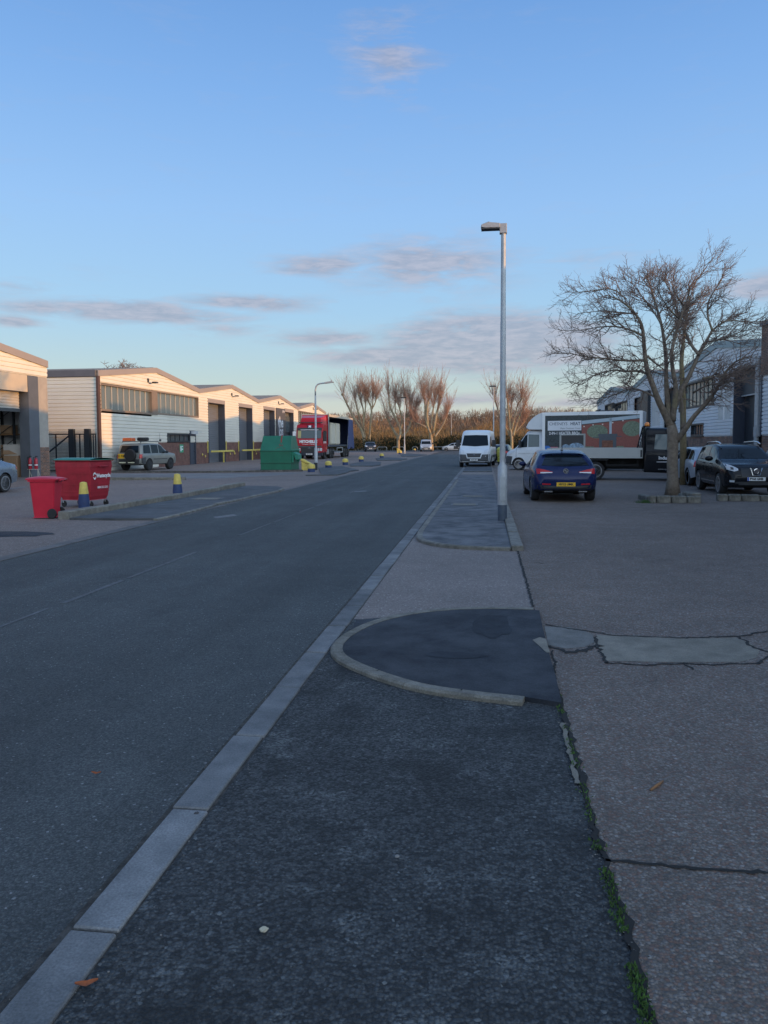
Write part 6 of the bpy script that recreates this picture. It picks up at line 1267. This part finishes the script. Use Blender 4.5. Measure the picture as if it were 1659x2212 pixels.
# pollarded trees at the end of the road
def pollard(px, base_py, label, limbs, shoots, spread, seed, low=0):
    rnd = random.Random(seed); p = G(px, base_py); Y = p.y; t = thing('pollarded_tree', label, 'tree', (0, 0, 0), 0, 'pollarded trees at the road end'); tr = MB(); cr = MB(); k = Y/1662*1.03
    for (pts, r) in limbs:
        P = [AY(x, y, Y+rnd.uniform(-.8, .8)) for x, y in pts]; P[0].z = max(P[0].z, 0); P = smooth(P, 1); n = len(P); R = [r*.6*(1-.5*i/(n-1)) for i in range(n)]; tr.tube(P, R, 8); tr.ball(P[-1], R[-1]*2.0, 7, 5)
        d0 = (P[-1]-P[-3]).normalized()
        for s_ in range(int(shoots*2.0)):
            f = 1-rnd.random()**1.6*.45; q = f*(n-1); j = min(int(q), n-2); a = P[j].lerp(P[j+1], q-j)
            o = Vector((rnd.gauss(0, spread*1.3), rnd.gauss(0, spread*1.3), 1.0)); o = (o+d0*.35).normalized(); L = rnd.uniform(2.2, 6.2)*(1.0 if f > .9 else .7)
            Q = curve(a, o, L, 5, .06, .06, rnd); cr.tube(Q, [.024, .021, .018, .015, .012, .009], 3, cap=False)
            for b in Q[1:-1]:
                for _ in range(2): cr.tube(curve(b, side_dir((Q[-1]-Q[0]).normalized(), rnd, rnd.uniform(.25, .6)), rnd.uniform(.6, 1.7), 3, .08, .08, rnd), [.014, .012, .010, .008], 3, cap=False)
    for s_ in range(low):
        (pts, r) = rnd.choice(limbs); a = AY(*pts[1], Y).lerp(AY(*pts[min(2, len(pts)-1)], Y), rnd.random()); cr.tube(curve(a, Vector((rnd.gauss(0, 1), rnd.gauss(0, 1), .5)), rnd.uniform(2, 4), 5, .05, .1, rnd), [.03, .027, .024, .02, .017, .013], 3, cap=False)
    tr.build('trunk', PBARK, t, smooth=True, fix=False); cr.build('crown', PTWIG, t, smooth=True, fix=False)
pc5 = lambda L: [(713.2+x*.1653, 768+y*.1653) for x, y in L]
pollard(790, 973, 'pollarded tree right of the open lorry trailer', [(pc5([(450, 1240), (440, 1060), (400, 950), (320, 830), (250, 700), (160, 510)]), .5), (pc5([(450, 1150), (440, 1000), (390, 840), (350, 680), (315, 540)]), .4), (pc5([(460, 1100), (430, 900), (440, 720), (400, 600), (370, 510)]), .35),
     (pc5([(520, 1240), (515, 1050), (530, 850), (545, 690), (500, 600), (475, 520)]), .42), (pc5([(540, 720), (560, 620), (555, 520)]), .26), (pc5([(545, 700), (590, 620), (610, 530)]), .24), (pc5([(440, 900), (460, 720), (460, 540)]), .28)], 21, .34, 4, 22)
pollard(860, 975, 'middle pollarded tree behind the straight lamp column', [(pc5([(890, 1240), (890, 1060), (840, 1000), (790, 900), (740, 800)]), .52), (pc5([(895, 1100), (930, 980), (880, 860), (800, 720), (770, 620), (765, 490)]), .42), (pc5([(895, 1080), (1000, 1010), (1040, 920), (1065, 830), (1080, 790)]), .42),
     (pc5([(930, 960), (940, 820), (910, 700), (885, 630)]), .28), (pc5([(960, 900), (1000, 780), (1050, 720), (1045, 600)]), .3), (pc5([(1010, 800), (1070, 740), (1125, 690)]), .26), (pc5([(980, 860), (1005, 700), (980, 560)]), .28), (pc5([(860, 760), (850, 700), (850, 560)]), .24)], 17, .33, 5, 26)
pollard(925, 975, 'pollarded tree with glowing pale limbs behind the far silver van', [(pc5([(1330, 1240), (1320, 1060), (1290, 960), (1260, 800), (1270, 640), (1300, 530)]), .55), (pc5([(1300, 1000), (1240, 800), (1245, 640), (1210, 510)]), .36), (pc5([(1340, 1050), (1370, 860), (1410, 680), (1450, 540)]), .48), (pc5([(1320, 960), (1340, 720), (1375, 560)]), .32), (pc5([(1370, 1060), (1430, 980), (1500, 860), (1530, 760)]), .3), (pc5([(1290, 960), (1200, 900), (1110, 880)]), .2)], 24, .30, 6, 40)
pc6 = lambda L: [(960+x*.1653, 822.9+y*.1653) for x, y in L]
pollard(1105, 973, 'pollarded tree to the right of the lamp column, above the parked cars', [(pc6([(880, 920), (880, 720), (850, 560), (840, 400), (820, 200)]), .5), (pc6([(870, 740), (820, 640), (760, 540), (700, 380), (650, 220)]), .36), (pc6([(900, 720), (930, 600), (1000, 420), (1060, 300)]), .36), (pc6([(880, 640), (930, 420), (960, 300), (1020, 220)]), .3), (pc6([(860, 600), (870, 420), (885, 260)]), .28), (pc6([(890, 700), (960, 640), (1040, 540)]), .22)], 20, .33, 7, 34)
# small tree top showing over the left roofs
rnd = random.Random(31); t = thing('bare_tree', 'bare tree top showing above the roof of the strip-windowed unit', 'tree', (0, 0, 0)); tr = MB(); cr = MB(); Y = 95; a = AY(267, 820, Y); tr.tube([(a.x, Y, 0), (a.x+.2, Y, 6), (a.x, Y, a.z)], [.4, .3, .2], 8)
for i in range(60):
    Q = curve(Vector((a.x, Y, a.z-.8+rnd.uniform(-.5, .6))), Vector((rnd.gauss(0, 1.1), rnd.gauss(0, .6), .75)), rnd.uniform(1.5, 3.3), 5, .06, .15, rnd); cr.tube(Q, [.07, .06, .05, .04, .03, .025], 3, cap=False)
    for b in Q[2:]:
        for _ in range(4): cr.tube(curve(b, Vector((rnd.gauss(0, 1), rnd.gauss(0, 1), .6)), rnd.uniform(.4, .9), 2, .05, .15, rnd), [.03, .025, .02], 3, cap=False)
tr.build('trunk', BARK, t, smooth=True, fix=False); cr.build('crown', TWIG, t, smooth=True, fix=False)
# ============================================================ far hedge, scrub and wooded hill
def scrubmat(name, c1, c2, sc):
    m, t, b = newmat(name); co = objco(t); f = tnoise(t, co, sc, 4, .6); c = mmix(t, ramp(t, f, [(.35, 0.), (.65, 1.)]), c1, c2); t.links.new(c, b.inputs['Base Color']); b.inputs['Roughness'].default_value = .95; b.inputs['Specular IOR Level'].default_value = .1; return m
def blades(mb, rnd, c, rx, ry, h, n, w, l, lean=.5, base=0.0):
    for _ in range(n):
        u, v = rnd.uniform(-1, 1), rnd.uniform(-1, 1); zz = rnd.random(); k = math.sqrt(max(0, 1-(zz*2-1)**2*.6)); p = c+Vector((u*rx*k, v*ry*k, base+zz*h))
        d = Vector((rnd.gauss(0, lean), rnd.gauss(0, lean), 1)).normalized()*l*rnd.uniform(.5, 1.3); s_ = Vector((rnd.gauss(0, 1), rnd.gauss(0, 1), rnd.gauss(0, .4))).normalized()*w
        mb.add([p-s_, p+s_, p+d], [(0, 1, 2)])
rnd = random.Random(77)
def wood(name, mat, Y0, Y1, x0, x1, n, hmin, hmax, per, w, l, zf=lambda x, y: 0.0, rx=3.0, hf=None):
    mb = MB()
    for i in range(n):
        y = rnd.uniform(Y0, Y1); x = rnd.uniform(x0, x1)*y; h = rnd.uniform(hmin, hmax)*(hf(x/y) if hf else 1); blades(mb, rnd, Vector((x, y, zf(x, y))), rx*rnd.uniform(.6, 1.3), rx*rnd.uniform(.6, 1.3), h, per, w, l)
    o = mb.build(name, mat, fix=False); o['kind'] = 'stuff'; return o
wood('hedge', scrubmat('dark_hedge', (.016, .020, .012), (.045, .045, .025), .4), 152, 157, -.28, .22, 170, 1.2, 2.9, 110, .10, .5, rx=1.7)
wood('orange_scrub', scrubmat('orange_scrub', (.20, .12, .055), (.34, .22, .10), .12), 162, 190, -.30, .24, 210, 2.2, 5.6, 150, .05, 1.1, rx=3.0, hf=lambda a: .75+.5*math.sin(a*40+1)**2)
wood('brown_thicket', scrubmat('brown_thicket', (.075, .055, .040), (.15, .105, .075), .1), 192, 240, -.34, .30, 230, 2.4, 5.0, 170, .05, 1.3, rx=3.6)
def hz(x, y):
    f = max(0, min(1, (y-255)/290)); a = x/y; return (2+15.5*f**1.3)*(1+.10*math.sin(a*9+.5)-.55*max(0, a-.02)+.05*math.sin(a*31))*min(1, (y-235)/30)
hm = MB(); hm.grid(lambda u, v: ((-.95+1.75*u)*(236+420*v), 236+420*v, hz((-.95+1.75*u)*(236+420*v), 236+420*v)-.05), 70, 26); struct(hm.build('hill', scrubmat('hill_field', (.085, .062, .045), (.15, .10, .07), .02), smooth=True, fix=False))
wood('hill_wood', scrubmat('hill_wood', (.10, .068, .050), (.21, .14, .095), .035), 262, 530, -.5, .34, 620, 3.6, 6.4, 60, .16, 2.6, zf=hz, rx=4.6)
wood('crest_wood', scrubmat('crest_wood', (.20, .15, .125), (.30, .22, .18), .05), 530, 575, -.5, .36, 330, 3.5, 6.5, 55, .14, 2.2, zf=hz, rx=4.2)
